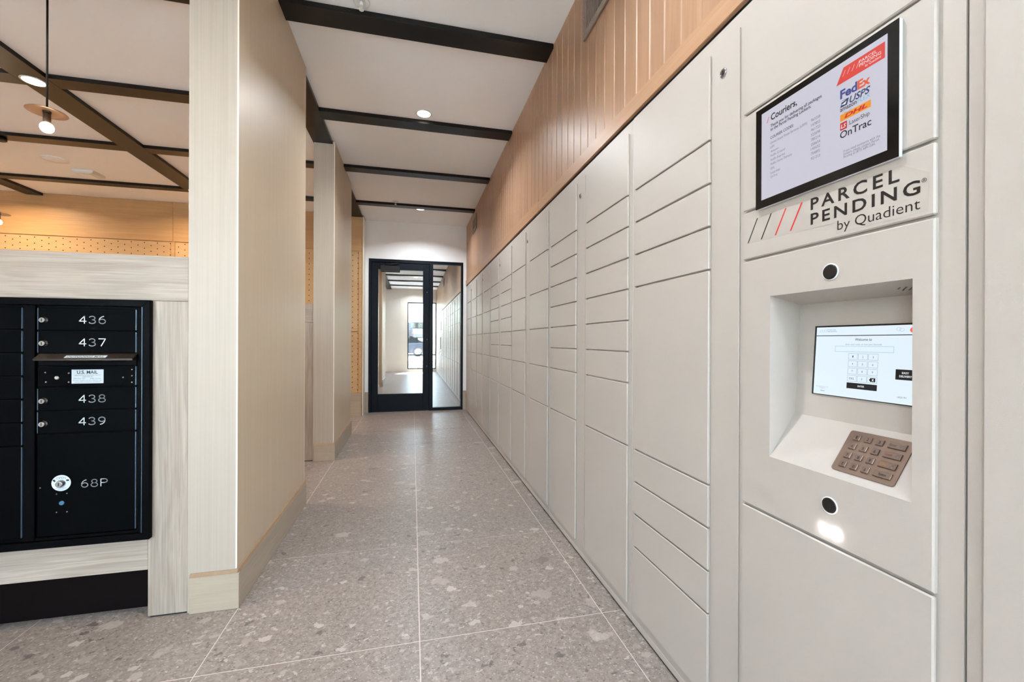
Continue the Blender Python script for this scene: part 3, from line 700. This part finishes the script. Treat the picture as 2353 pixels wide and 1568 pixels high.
st('Welcome to', .0915, .1250, .1747, .0052, K_DK, .01); st('Enter your code, or scan your barcode', .0722, .1440, .1656, .0030, K_LN)
st('PARCEL', .0300, .0500, .1975, .0026, K_LN); st('PENDING', .0300, .0515, .1938, .0026, K_LN)
for i in range(4):
    a = .0120 + i * .0045; quad('screen_slash', FT, [(a, .1935), (a + .0006, .1935), (a + .0034, .2000), (a + .0028, .2000)], K_LN, ts, SL)
mm = MB(); rectline(mm, FT, .0495, .1660, .1509, .1634, .0007, SL); mm.build('entry_field', K_BL, ts)
keys = [['1', '2', '3'], ['4', '5', '6'], ['7', '8', '9'], ['DEL', '0', None]]
for r in range(4):
    for c in range(3):
        a0 = .0796 + c * .0201; b1_ = .1478 - r * .01545
        mm = MB(); rectline(mm, FT, a0, a0 + .0188, b1_ - .0130, b1_, .0005, SL); mm.build('screen_key', K_LN, ts)
        if keys[r][c]:
            s = keys[r][c]; wd = .0022 if len(s) == 1 else .0105
            st(s, a0 + .0094 - wd / 2, a0 + .0094 + wd / 2, b1_ - .0087, .0042, K_DK)
        else:
            quad('backspace_icon', FT, [(a0 + .0035, b1_ - .0065), (a0 + .0065, b1_ - .0105), (a0 + .0155, b1_ - .0105), (a0 + .0155, b1_ - .0025), (a0 + .0065, b1_ - .0025)], K_BLK, ts, SL)
            st('x', a0 + .0085, a0 + .0130, b1_ - .0085, .0042, K_W, .03)
quad('enter_button', FT, [(.0788, .0736), (.1390, .0736), (.1390, .0858), (.0788, .0858)], K_BLK, ts, SL); st('ENTER', .1020, .1150, .0782, .0034, K_W, .02)
quad('delivery_button', FT, [(.1708, .1000), (.2050, .1000), (.2050, .1198), (.1708, .1198)], K_BLK, ts, SL); st('EASY', .1818, .1935, .1115, .0038, K_W, .02); st('DELIVERY', .1775, .1985, .1050, .0038, K_W, .02)
st('UR221797', .1757, .1915, .0652, .0030, K_DK)
st('By using this locker you', .0113, .0395, .0705, .0020, K_LN); st('accept our', .0190, .0320, .0672, .0020, K_LN); st('TERMS', .0203, .0308, .0608, .0024, K_DK)
for cx, cz in ((.1726, .1973), (.1778, .1960)):
    mm = MB(); 
    for i in range(16):
        t0, t1 = 2 * PI * i / 16, 2 * PI * (i + 1) / 16
        mm.poly([FT.p(cx + r * math.cos(t), cz + r * .8 * math.sin(t), SL) for r, t in ((.0042, t0), (.0042, t1), (.0038, t1), (.0038, t0))])
    mm.build('language_icon', K_LN, ts)
mm = MB(); mm.poly([FT.p(.1965 + .0052 * math.cos(2 * PI * i / 20), .1950 + .0052 * math.sin(2 * PI * i / 20), SL) for i in range(20)]); mm.build('red_button', emit('screen_red', (232, 90, 80), .8), ts)

# --- metal keypad on the sloping shelf
s_dir = Vector((bx_b - X, 0, bz_b - oz0)).normalized()
FK = Frame((X, .687, oz0), (0, -1, 0), s_dir)
kp = thing('keypad', (0, 0, 0)); kp.parent = T0; kp.location = -ORG[T0.name]; ORG[kp.name] = Vector((0, 0, 0))
b0, b1_ = .0165, .1095; aw = .1155
pts = []
rr = .005
for cx, cy, a0 in ((aw - rr, b0 + rr, -90), (aw - rr, b1_ - rr, 0), (rr, b1_ - rr, 90), (rr, b0 + rr, 180)):
    for i in range(5): t = math.radians(a0 + 22.5 * i); pts.append((cx + rr * math.cos(t), cy + rr * math.sin(t)))
m = MB(); n = len(pts)
m.add([FK.p(p[0], p[1], .0) for p in pts] + [FK.p(p[0], p[1], .0022) for p in pts], [tuple(range(n, 2 * n))] + [(i, (i + 1) % n, (i + 1) % n + n, i + n) for i in range(n)])
m.build('faceplate', plain('keypad_faceplate', (128, 106, 93), .38, .6), kp)
def key(a, b, wd, ht):
    m = MB(); V = []
    for h, k_ in ((.0020, 1.0), (.0040, 1.0), (.0046, .86)):
        kx = 1.0 if k_ == 1.0 else (wd - .0014) / wd; ky = 1.0 if k_ == 1.0 else (ht - .0014) / ht
        V += [FK.p(a + sx * wd / 2 * kx, b + sy * ht / 2 * ky, h) for sx, sy in ((-1, -1), (1, -1), (1, 1), (-1, 1))]
    F = [(8, 9, 10, 11)]
    for q in (0, 4):
        for i in range(4): F.append((q + i, q + (i + 1) % 4, q + 4 + (i + 1) % 4, q + 4 + i))
    m.add(V, F); return m.build('key', M['keym'], kp)
M['keym'] = plain('keypad_key_metal', (136, 116, 104), .3, .7)
colx = (.0185, .0400, .0615); rowz = [b1_ - .0150 - i * .0207 for i in range(4)]
lab = [['1', '2', '3'], ['4', '5', '6'], ['7', '8', '9'], ['up', '0', 'dn']]
for r in range(4):
    for c in range(3):
        key(colx[c], rowz[r], .0130, .0125); s = lab[r][c]; a = colx[c]; b = rowz[r]
        if s in ('up', 'dn'):
            d = 1 if s == 'up' else -1
            quad('key_legend', FK, [(a - .0006, b - d * .0035), (a + .0006, b - d * .0035), (a + .0006, b + d * .001), (a + .002, b + d * .001), (a, b + d * .0036), (a - .002, b + d * .001), (a - .0006, b + d * .001)], M['ink'], kp, .0049)
        else: lettering('key_legend', s, FK, a - (.0018 if s != '1' else .0011), a + (.0018 if s != '1' else .0011), b - .003, .006, M['ink'], kp, .0049, .02)
    key(.0915, rowz[r], .0300, .0125)
IK = [plain('green_key_ink', (40, 62, 50), .5), plain('red_key_ink', (126, 40, 34), .5), plain('amber_key_ink', (160, 110, 30), .5), M['ink']]
for r, s in enumerate(('Enter', 'Cancel', 'Clear', 'Space')):
    lettering('key_legend', s, FK, .0795 if r < 3 else .0855, .0915 if r < 3 else .0985, rowz[r] - .0022, .0048, IK[r], kp, .0049, .01)
mm = MB()
for i in range(16):
    t0, t1 = 2 * PI * i / 16, 2 * PI * (i + 1) / 16
    mm.poly([FK.p(.1000 + r * math.cos(t), rowz[0] + r * math.sin(t), .0049) for r, t in ((.0036, t0), (.0036, t1), (.0028, t1), (.0028, t0))])
mm.build('key_symbol', M['chrome'], kp)
mm = MB(); c = (.1000, rowz[1]); tri = [(-.004, 0), (.003, .004), (.003, -.004)]
for p, q in zip(tri, tri[1:] + tri[:1]):
    P, Q = Vector(p) + Vector(c), Vector(q) + Vector(c); d = (Q - P).normalized(); nn = Vector((-d.y, d.x)) * .0004
    mm.poly([FK.p(*(P - nn), .0049), FK.p(*(Q - nn), .0049), FK.p(*(Q + nn), .0049), FK.p(*(P + nn), .0049)])
mm.build('key_symbol', M['chrome'], kp)
mm = MB()
for sg in (1, -1):
    P, Q = Vector((.0965, rowz[2] - .0038 * sg)), Vector((.1040, rowz[2] + .0038 * sg)); d = (Q - P).normalized(); nn = Vector((-d.y, d.x)) * .0004
    mm.poly([FK.p(*(P - nn), .0049), FK.p(*(Q - nn), .0049), FK.p(*(Q + nn), .0049), FK.p(*(P + nn), .0049)])
mm.build('key_symbol', M['chrome'], kp)

# --- slogan print on the logo panel
film = plain('clear_decal_film', (181, 172, 164), .22, bump=0.3, bscale=420)
quad('decal_film', FD, [(-.903, 1.348), (-.671, 1.340), (-.671, 1.317), (-.516, 1.317), (-.514, 1.380), (-.556, 1.409), (-.867, 1.407)], film, logo, .0003)
lettering('slogan_text', 'PARCEL', FD, -.726, -.558, 1.3820, .0245, M['ink'], logo, .0006, .018, 1.35)
lettering('slogan_text', 'PENDING', FD, -.726, -.527, 1.3505, .0235, M['ink'], logo, .0006, .018, 1.3)
lettering('slogan_text', 'by Quadient', FD, -.668, -.527, 1.3240, .0190, M['ink'], logo, .0006, -.004)
lettering('slogan_text', '\u00ae', FD, -.5255, -.5180, 1.3665, .0070, M['ink'], logo, .0006)
for (pts, mt) in (([(.899, 1.35), (.896, 1.35), (.867, 1.405), (.870, 1.405)], 'ink'), ([(.858, 1.35), (.8545, 1.35), (.826, 1.405), (.829, 1.405)], 'ink'),
                  ([(.8175, 1.35), (.8135, 1.35), (.7855, 1.405), (.789, 1.405)], 'red'), ([(.777, 1.35), (.773, 1.35), (.745, 1.405), (.749, 1.405)], 'red')):
    quad('slogan_slash', FD, [(-p[0], p[1]) for p in pts], M[mt], logo, .0006)

# ------------------------------------------------------------------ courier display
tv = thing('display_monitor', (XD, .70, 1.416), 'wall display with black bezel listing courier codes above the keypad kiosk', 'monitor')
SV = 1.0149
def TZ(z): return 1.1 + (z - 1.1) * SV
box('monitor_body', M['tvedge'], tv, .8178, XD - .0002, .5450 * SV, .853 * SV, TZ(1.4170), TZ(1.6550), b=.0015)
box('bezel', M['bezel'], tv, .8170, .8180, .5455 * SV, .8525 * SV, TZ(1.4175), TZ(1.6545), b=.0004)
scr = box('lit_display', E_TV, tv, .8166, .8171, .5635 * SV, .8350 * SV, TZ(1.4360), TZ(1.6400))
FV = Frame((.8165, 0, 1.1 - 1.1 * SV), (0, -SV, 0), (0, 0, SV))
C = {'k': emit('display_black', (30, 30, 36), .4), 'g': emit('display_grey', (118, 118, 130), .55), 'w': emit('display_white', (240, 235, 236), .62), 'b': emit('display_blue', (62, 72, 140), .62), 'o': emit('display_orange', (232, 92, 44), .62),
     'n': emit('display_navy', (38, 62, 108), .62), 'c': emit('display_cyan', (120, 190, 226), .62), 'r': emit('display_red', (200, 34, 40), .62), 'R': emit('display_banner', (222, 66, 56), .62), 'y': emit('display_amber', (240, 152, 34), .62), 's': emit('display_smile', (90, 170, 214), .62)}
TV = [('Couriers,', 0.808, 0.74, 1.612, 0.0145, 'k', .02), ('Thank you for delivering all packages', 0.809, 0.684, 1.5965, 0.0068, 'k', .015), ('to the Parcel Pending Lockers.', 0.809, 0.707, 1.588, 0.0068, 'k', .015),
      ('COURIER CODES:', 0.809, 0.748, 1.569, 0.0062, 'k', .005), ('United States Postal Services (USPS)', 0.809, 0.716, 1.5575, 0.0056, 'g', 0), ('UPS', 0.809, 0.798, 1.5475, 0.005, 'g', 0), ('Amazon', 0.808, 0.787, 1.5378, 0.005, 'g', 0),
      ('FedEx Ground', 0.808, 0.77, 1.528, 0.005, 'g', 0), ('FedEx Express', 0.808, 0.77, 1.518, 0.0052, 'g', 0), ('FedEx Home Delivery', 0.808, 0.752, 1.5085, 0.0052, 'g', 0), ('DHL', 0.808, 0.797, 1.498, 0.005, 'g', 0), ('Lasership', 0.808, 0.783, 1.4882, 0.005, 'g', 0), ('OnTrac', 0.808, 0.789, 1.479, 0.005, 'g', 0),
      ('963258', 0.707, 0.687, 1.5578, 0.0055, 'g', 0), ('147852', 0.707, 0.687, 1.5475, 0.0055, 'g', 0), ('961723', 0.707, 0.687, 1.5375, 0.0055, 'g', 0), ('523698', 0.707, 0.687, 1.5272, 0.0055, 'g', 0), ('785214', 0.707, 0.687, 1.5172, 0.0055, 'g', 0), ('258654', 0.707, 0.687, 1.507, 0.0055, 'g', 0), ('145632', 0.707, 0.687, 1.498, 0.0055, 'g', 0), ('754892', 0.707, 0.687, 1.4882, 0.0055, 'g', 0), ('921213', 0.707, 0.687, 1.478, 0.0055, 'g', 0),
      ('PARCEL', 0.6105, 0.58, 1.6175, 0.0055, 'w', 0), ('PENDING', 0.6105, 0.573, 1.6105, 0.0055, 'w', 0), ('by Quadient', 0.6, 0.573, 1.6045, 0.0042, 'w', 0),
      ('Fed', 0.646, 0.614, 1.5705, 0.0165, 'b', .035), ('Ex', 0.6135, 0.591, 1.5705, 0.0160, 'o', .035), ('USPS', 0.628, 0.591, 1.5535, 0.0125, 'n', .02), ('amazon', 0.646, 0.615, 1.5455, 0.0058, 'k', .012), ('FLEX', 0.613, 0.591, 1.5455, 0.0068, 'c', 0), ('DHL', 0.638, 0.596, 1.5295, 0.0075, 'r', .04),
      ('LaserShip', 0.628, 0.592, 1.5125, 0.0078, 'k', 0), ('OnTrac', 0.646, 0.589, 1.4935, 0.0135, 'k', .01), ('If you need assistance with the', 0.639, 0.574, 1.4645, 0.0046, 'g', 0), ('lockers, please contact Parcel', 0.639, 0.576, 1.4590, 0.0046, 'g', 0), ('Pending at (877) 689-1584.', 0.639, 0.582, 1.4535, 0.0046, 'g', 0)]
def tq(nm, pts, c, lift=.0003): return quad(nm, FV, [(-p[0], p[1]) for p in pts], C[c], tv, lift)
tq('display_banner', [(.654, 1.6), (.567, 1.6), (.567, 1.6285), (.640, 1.6285)], 'R')
tq('display_slash', [(.820, 1.6115), (.8183, 1.6115), (.8125, 1.6235), (.8142, 1.6235)], 'R')
for i in range(4): a = .6415 - i * .0085; tq('display_slash', [(a, 1.6115), (a - .0007, 1.6115), (a - .0057, 1.6215), (a - .005, 1.6215)], 'w', .0005)
tq('eagle_logo', [(.646, 1.5535), (.633, 1.5535), (.6295, 1.5655), (.6425, 1.5655)], 'n')
tq('eagle_logo', [(.6445, 1.5580), (.6335, 1.5615), (.6360, 1.5560)], 'w', .0005); tq('eagle_logo', [(.6430, 1.5625), (.6335, 1.5640), (.6425, 1.5645)], 'w', .0005)
tq('logo_bar', [(.646, 1.5265), (.590, 1.5265), (.590, 1.5395), (.646, 1.5395)], 'y'); tq('logo_square', [(.646, 1.509), (.633, 1.509), (.633, 1.5235), (.646, 1.5235)], 'r')
tq('logo_line', [(.631, 1.510), (.6307, 1.510), (.6307, 1.523), (.631, 1.523)], 'g')
mm = MB()
for i in range(10):
    def sm(t, o_): return FV.p(-.640 + .016 * t, 1.5435 - .0035 * (1 - (2 * t - 1) ** 2) + o_, .0003)
    mm.poly([sm(i / 10, 0), sm((i + 1) / 10, 0), sm((i + 1) / 10, -.0009), sm(i / 10, -.0009)])
mm.build('smile_logo', C['s'], tv)
lettering('display_text', 'LS', FV, -.6445, -.6345, 1.5125, .0075, C['w'], tv, .0006, .02, 1, .2)
for (s, ya, yb_, z, h, c, bo) in TV:
    lettering('display_text', s, FV, -ya, -yb_, z, h, C[c], tv, .0006, bo, 1.0, .25 if s in ('USPS',) or (s == 'DHL' and h > .006) else 0.0)

# ------------------------------------------------------------------ end door
dr = thing('door_1', (.07, YE + .02, 0), kind='structure')
y0, y1 = YE - .006, YE + .075
def db(n, *a, mat=None, par=None, b=.002): return box(n, mat or M['door'], par or dr, *a, b=b)
db('jamb', -.651, -.613, y0, y1, 0, 2.351); db('jamb', .752, .786, y0, y1, 0, 2.351); db('header', -.613, .752, y0, y1, 2.303, 2.351)
db('mullion', .256, .313, y0, y1, 0, 2.303); db('sill', .313, .752, y0, y1, 0, .048)
leaf = thing('door_leaf', (0, 0, 0)); leaf.parent = dr; leaf.location = -ORG[dr.name]; ORG[leaf.name] = Vector((0, 0, 0))
ya, yb2 = YE + .004, YE + .055
db('stile', -.610, -.514, ya, yb2, .006, 2.298, par=leaf); db('stile', .158, .253, ya, yb2, .006, 2.298, par=leaf)
db('top_rail', -.514, .158, ya, yb2, 2.196, 2.298, par=leaf); db('bottom_rail', -.514, .158, ya, yb2, .006, .276, par=leaf)
db('glass', -.514, .158, YE + .030, YE + .036, .276, 2.196, mat=M['mirror'], par=leaf, b=0)
db('sidelight_glass', .313, .752, YE + .030, YE + .036, .048, 2.303, mat=M['mirror'], b=0)
db('closer_body', -.478, -.194, YE - .048, YE + .003, 2.166, 2.246, mat=M['closer'], par=leaf, b=.004)
m = MB(); m.tube((-.43, YE - .03, 2.256), (-.21, YE - .012, 2.292), .007); m.tube((-.43, YE - .03, 2.244), (-.43, YE - .03, 2.262), .014, 14); m.build('closer_arm', M['closer'], leaf)
m = MB()
for zz in (1.86, 1.12, .70): m.lathe([(.007, 0), (.006, -.003)], (.222, ya, zz), 'y', 10)
m.build('screw', M['steel'], leaf)
db('threshold', -.611, .254, YE + .0, YE + .07, 0, .005, mat=M['alu'], b=.001)

# ------------------------------------------------------------------ ceiling fixtures
def downlight(x, y, z, power, label, col, r=.052, group='recessed ceiling downlights', spread=142):
    t = thing('downlight', (x, y, z), label, 'ceiling light', group)
    m = MB(); m.lathe([(r + .012, 0), (r + .012, -.003), (r + .004, -.005), (r, -.004)], (x, y, z), 'z', 32); fixnormals(m.build('trim_ring', M['plastic'], t))
    m = MB(); m.lathe([(r, -.0042), (r * .7, -.0052), (r * .3, -.0056)], (x, y, z), 'z', 28); fixnormals(m.build('lens', E_LAMP, t))
    d = bpy.data.lights.new('downlight_lamp', 'AREA'); d.shape = 'DISK'; d.size = 2 * r; d.energy = power; d.color = col; d.spread = math.radians(spread)
    ob = bpy.data.objects.new('downlight_lamp', d); COL.objects.link(ob); ob.parent = t; ob.location = (0, 0, -.009)
    return t
WARM = (1, .72, .46); NEU = (.89, .95, 1)
downlight(.082, 3.46, ZC, P_DOWN, 'round lit downlight in the corridor ceiling before the second black beam', NEU)
downlight(.100, 5.965, ZC, P_DOWN, 'round lit downlight in the corridor ceiling nearest the glass door', NEU)
downlight(.09, 1.05, ZC, P_DOWN, 'corridor ceiling downlight seen only as a reflection in the glass door, upper one', NEU)
downlight(.09, -1.2, ZC, P_DOWN, 'corridor ceiling downlight seen only as a reflection in the glass door, lower one', NEU)
downlight(-2.575, 3.62, ZB - .0006, P_ROOM, 'glowing round light where two black beams cross above the pendant lamp', WARM, .058, spread=160)
for x, y in ((-4.595, 3.62), (-2.565, 5.84), (-4.595, 5.84), (-2.565, 1.42)):  # unseen downlights added to light the mail room
    downlight(x, y, ZB - .0006, P_ROOM, 'round downlight added on a beam crossing to light the mail room, unseen', WARM, .058, 'added unseen mail room downlights', 160)
def pendant(x, y, label):
    zt = ZB; zd = 2.215
    t = thing('pendant_lamp', (x, y, 2.10), label, 'pendant lamp', 'copper disc pendant lamps')
    m = MB(); m.lathe([(.052, 0), (.052, -.022), (.047, -.026), (.006, -.026)], (x, y, zt - .0004), 'z', 28); fixnormals(m.build('canopy', M['cord'], t))
    m = MB(); m.tube((x, y, zt - .02), (x, y, zd + .018), .0042, 10); m.build('cord', M['cord'], t)
    m = MB(); m.lathe([(.018, .020), (.020, .010), (.016, .010), (.016, .0)], (x, y, zd), 'z', 20); fixnormals(m.build('cap', M['cord'], t))
    m = MB(); m.lathe([(.012, .011), (.045, .0095), (.074, .004), (.0755, .0025), (.0745, .0015), (.045, .006), (.012, .008)], (x, y, zd), 'z', 40); fixnormals(m.build('disc_shade', M['copper'], t))
    m = MB(); m.lathe([(.0145, .008), (.0145, -.045), (.012, -.050)], (x, y, zd), 'z', 20); fixnormals(m.build('socket', M['socket'], t))
    m = MB(); R = .026; m.lathe([(max(.001, R * math.sin(a)), -.072 + R * math.cos(a)) for a in [PI * i / 12 for i in range(13)]], (x, y, zd), 'z', 20, cap=False); fixnormals(m.build('bulb', E_BULB, t))
    d = bpy.data.lights.new('pendant_bulb_lamp', 'POINT'); d.energy = P_PEND; d.color = (1, .78, .55); d.shadow_soft_size = .03
    ob = bpy.data.objects.new('pendant_bulb_lamp', d); COL.objects.link(ob); ob.parent = t; ob.location = (0, 0, zd - .105 - 2.10 - .02)
pendant(-1.757, 2.545, 'copper disc pendant lamp hanging nearest, above the mailbox wall')
pendant(-3.600, 4.705, 'copper disc pendant lamp further back, cut by the left edge')
def sprinkler(x, y, label):
    t = thing('sprinkler_head', (x, y, ZC - .05), label, 'sprinkler', 'fire sprinkler heads')
    m = MB(); m.lathe([(.044, 0), (.043, -.006), (.034, -.010), (.024, -.004), (.012, -.004)], (x, y, ZC), 'z', 28); fixnormals(m.build('escutcheon', M['plastic'], t))
    m = MB(); m.lathe([(.010, -.005), (.010, -.02), (.007, -.024)], (x, y, ZC), 'z', 16); m.tube((x - .008, y, ZC - .02), (x - .003, y, ZC - .044), .002, 6); m.tube((x + .008, y, ZC - .02), (x + .003, y, ZC - .044), .002, 6); m.build('body', M['plastic'], t)
    m = MB(); m.lathe([(.014, -.044), (.013, -.047)], (x, y, ZC), 'z', 20); fixnormals(m.build('deflector', M['plastic'], t))
sprinkler(-.275, 2.395, 'white sprinkler head on the ceiling ahead of the nearest black beam')
sprinkler(-.222, 5.72, 'small white sprinkler head far down the corridor ceiling')
sp = thing('ceiling_speaker', (-3.545, 5.235, ZC - .004), 'flush round plate outlined in the mail room ceiling', 'ceiling plate')
m = MB(); m.lathe([(.105, 0), (.105, -.006), (.100, -.0065), (.0995, -.0015), (.095, -.0015), (.0945, -.006), (.03, -.0065)], (-3.545, 5.235, ZC), 'z', 40); fixnormals(m.build('plate', M['ceil'], sp))
ap = thing('access_point', (-3.47, 5.56, ZC - .03), 'flat white square device fixed to the mail room ceiling', 'wireless device')
fixnormals(MB().prism([(-3.575, ZC - .0003), (-3.365, ZC - .0003), (-3.375, ZC - .030), (-3.40, ZC - .042), (-3.54, ZC - .042), (-3.565, ZC - .030)], 'y', 5.47, 5.66).build('case', M['plastic'], ap))
box('mount', M['white'], ap, -3.53, -3.41, 5.50, 5.63, ZC - .0435, ZC - .042, b=.0006)

# ------------------------------------------------------------------ outside, reflected in the door glass
def outside_mat(n, a, b, s): return plain(n, a, .9, var=.35, vscale=s)
gr = tag(box('ground', outside_mat('concrete_paving', (206, 207, 208), 0, 6), None, -40, 40, -60, YB - .12, -.5, -.02), kind='structure')
tag(box('kerb', outside_mat('concrete_kerb', (205, 202, 196), 0, 3), gr, -30, 30, -10.2, -9.9, -.02, .10, b=.02))
gv = MB(); random.seed(3)
for i in range(900):
    x = random.uniform(-3, 4); y = random.uniform(-9.6, -3.2); r = random.uniform(.03, .09)
    gv.lathe([(r * .4, 0), (r, r * .35), (r * .5, r * .8)], (x, y, -.02), 'z', 5)
tag(gv.build('gravel', outside_mat('tan_gravel', (120, 104, 88), 0, 12), None, org=(0, -6, -.02)), 'tan gravel bed outside, seen reflected in the glass door', 'gravel', kind='stuff')
em = MB(); em.prism([(-22.5, -.02), (-24.5, .9), (-50, 1.6), (-50, -.02)], 'x', -30, 30)
tag(fixnormals(em.build('embankment', outside_mat('dry_earth', (112, 97, 80), 0, 2), None, org=(0, -30, -.02))), kind='structure')
def car(name, label, loc, rz, paint, prof, glass, length, wid, wheels, tail):
    t = thing(name, loc, label, 'car'); t.rotation_euler = (0, 0, rz); ORG[t.name] = Vector((0, 0, 0))
    m = MB(); m.prism(prof, 'y', -wid / 2, wid / 2); b = fixnormals(m.build('body', paint, t))
    bv = b.modifiers.new('b', 'BEVEL'); bv.width = .09; bv.segments = 3; bv.limit_method = 'ANGLE'
    gm = plain('car_glass', (8, 11, 13), .3, spec=.1)
    m = MB()
    a, bq = glass; w0, w1 = wid / 2 - .04, wid / 2 - .26
    V = [(p[0], -w0, p[1]) for p in a] + [(p[0], -w1, p[1]) for p in bq] + [(p[0], w1, p[1]) for p in bq] + [(p[0], w0, p[1]) for p in a]
    m.add(V, [(0, 1, 3, 2), (2, 3, 5, 4), (4, 5, 7, 6), (0, 2, 4, 6), (1, 7, 5, 3), (0, 6, 7, 1)]); fixnormals(m.build('windows', gm, t))
    box('roof', paint, t, bq[0][0] + .05, bq[1][0] - .05, -w1, w1, bq[0][1] - .01, bq[0][1] + .035, b=.015)
    for f in (.28, .62): 
        for s in (-1, 1):
            x0 = a[0][0] + (a[1][0] - a[0][0]) * f; m = MB(); m.add([(x0, s * (w0 + .006), a[0][1]), (x0 + .09, s * (w0 + .006), a[0][1]), (x0 + .09, s * (w1 + .006), bq[0][1]), (x0, s * (w1 + .006), bq[0][1])], [(0, 1, 2, 3)]); m.build('window_post', paint, t)
    for x in wheels:
        for s in (-1, 1):
            m = MB(); m.lathe([(.24, -.11), (.33, -.10), (.34, -.06), (.34, .06), (.33, .10), (.24, .11)], (x, s * (wid / 2 - .10), .34), 'y', 28); wh = fixnormals(m.build('wheel', plain('tyre', (28, 28, 29), .8), t))
            m = MB(); m.lathe([(.23, 0), (.21, .012 * s), (.05, .02 * s)], (x, s * (wid / 2 + .012), .34), 'y', 20); fixnormals(m.build('hub_cap', M['ink_g'], t))
    for s in (-1, 1):
        box('tail_light', plain('tail_light_red', (170, 24, 22), .3), t, tail - .16, tail + .012, s * (wid / 2 - .25), s * (wid / 2 + .004), .72, .86, b=.01)
        xf = prof[0][0]; box('head_light', M['plastic'], t, xf - .01, xf + .2, s * (wid / 2 - .4), s * (wid / 2 + .003), .62, .76, b=.01)
sed = [(-2.3, .25), (-2.35, .55), (-2.2, .78), (-1.05, .92), (1.55, .98), (2.2, .95), (2.3, .6), (2.25, .25)]
car('sedan_car', 'grey sedan parked outside, seen reflected in the glass door', (-.95, -17.6, -.02), 0, plain('grey_car_paint', (44, 47, 56), .5, spec=.1), sed, ([(-1.1, .93), (1.75, .97)], [(-.3, 1.42), (.95, 1.42)]), 4.6, 1.8, (-1.4, 1.32), 2.27)
suv = [(-2.3, .35), (-2.35, .75), (-2.2, 1.05), (-1.1, 1.15), (2.2, 1.2), (2.3, .7), (2.25, .35)]
car('suv_car', 'white sport utility car parked higher up outside, reflected in the glass door', (.05, -27.2, .98), math.radians(68), plain('white_car_paint', (74, 76, 79), .5, spec=.1), suv, ([(-1.1, 1.15), (2.15, 1.2)], [(-.4, 1.75), (1.9, 1.75)]), 4.6, 1.9, (-1.4, 1.35), 2.27)
for (x, y, z, s) in ((2.6, -7.5, -.02, .35), (3.2, -26, 1.0, .8)):
    sh = thing('shrub', (x, y, z), 'low green shrub in the gravel outside, reflected in the door glass' if z < .5 else 'green shrub on the slope beside the white car, reflected in the door glass', 'shrub')
    m = MB(); random.seed(int(x * 10))
    for i in range(160):
        a = random.uniform(0, 2 * PI); el = random.uniform(.1, 1.5); r = s * random.uniform(.5, 1); c = Vector((x + r * math.cos(a) * math.cos(el), y + r * math.sin(a) * math.cos(el), z + .1 + r * math.sin(el)))
        u = Vector((random.uniform(-1, 1), random.uniform(-1, 1), random.uniform(-1, 1))).normalized() * s * .16; v2 = u.orthogonal().normalized() * s * .06
        m.poly([c - u, c + v2, c + u, c - v2])
    tag(m.build('foliage', plain('dry_leaf_green', (50, 62, 36), .7), sh), kind='stuff')
    m = MB(); m.tube((x, y, z), (x, y, z + s * .8), .03); m.build('stem', M['socket'], sh)
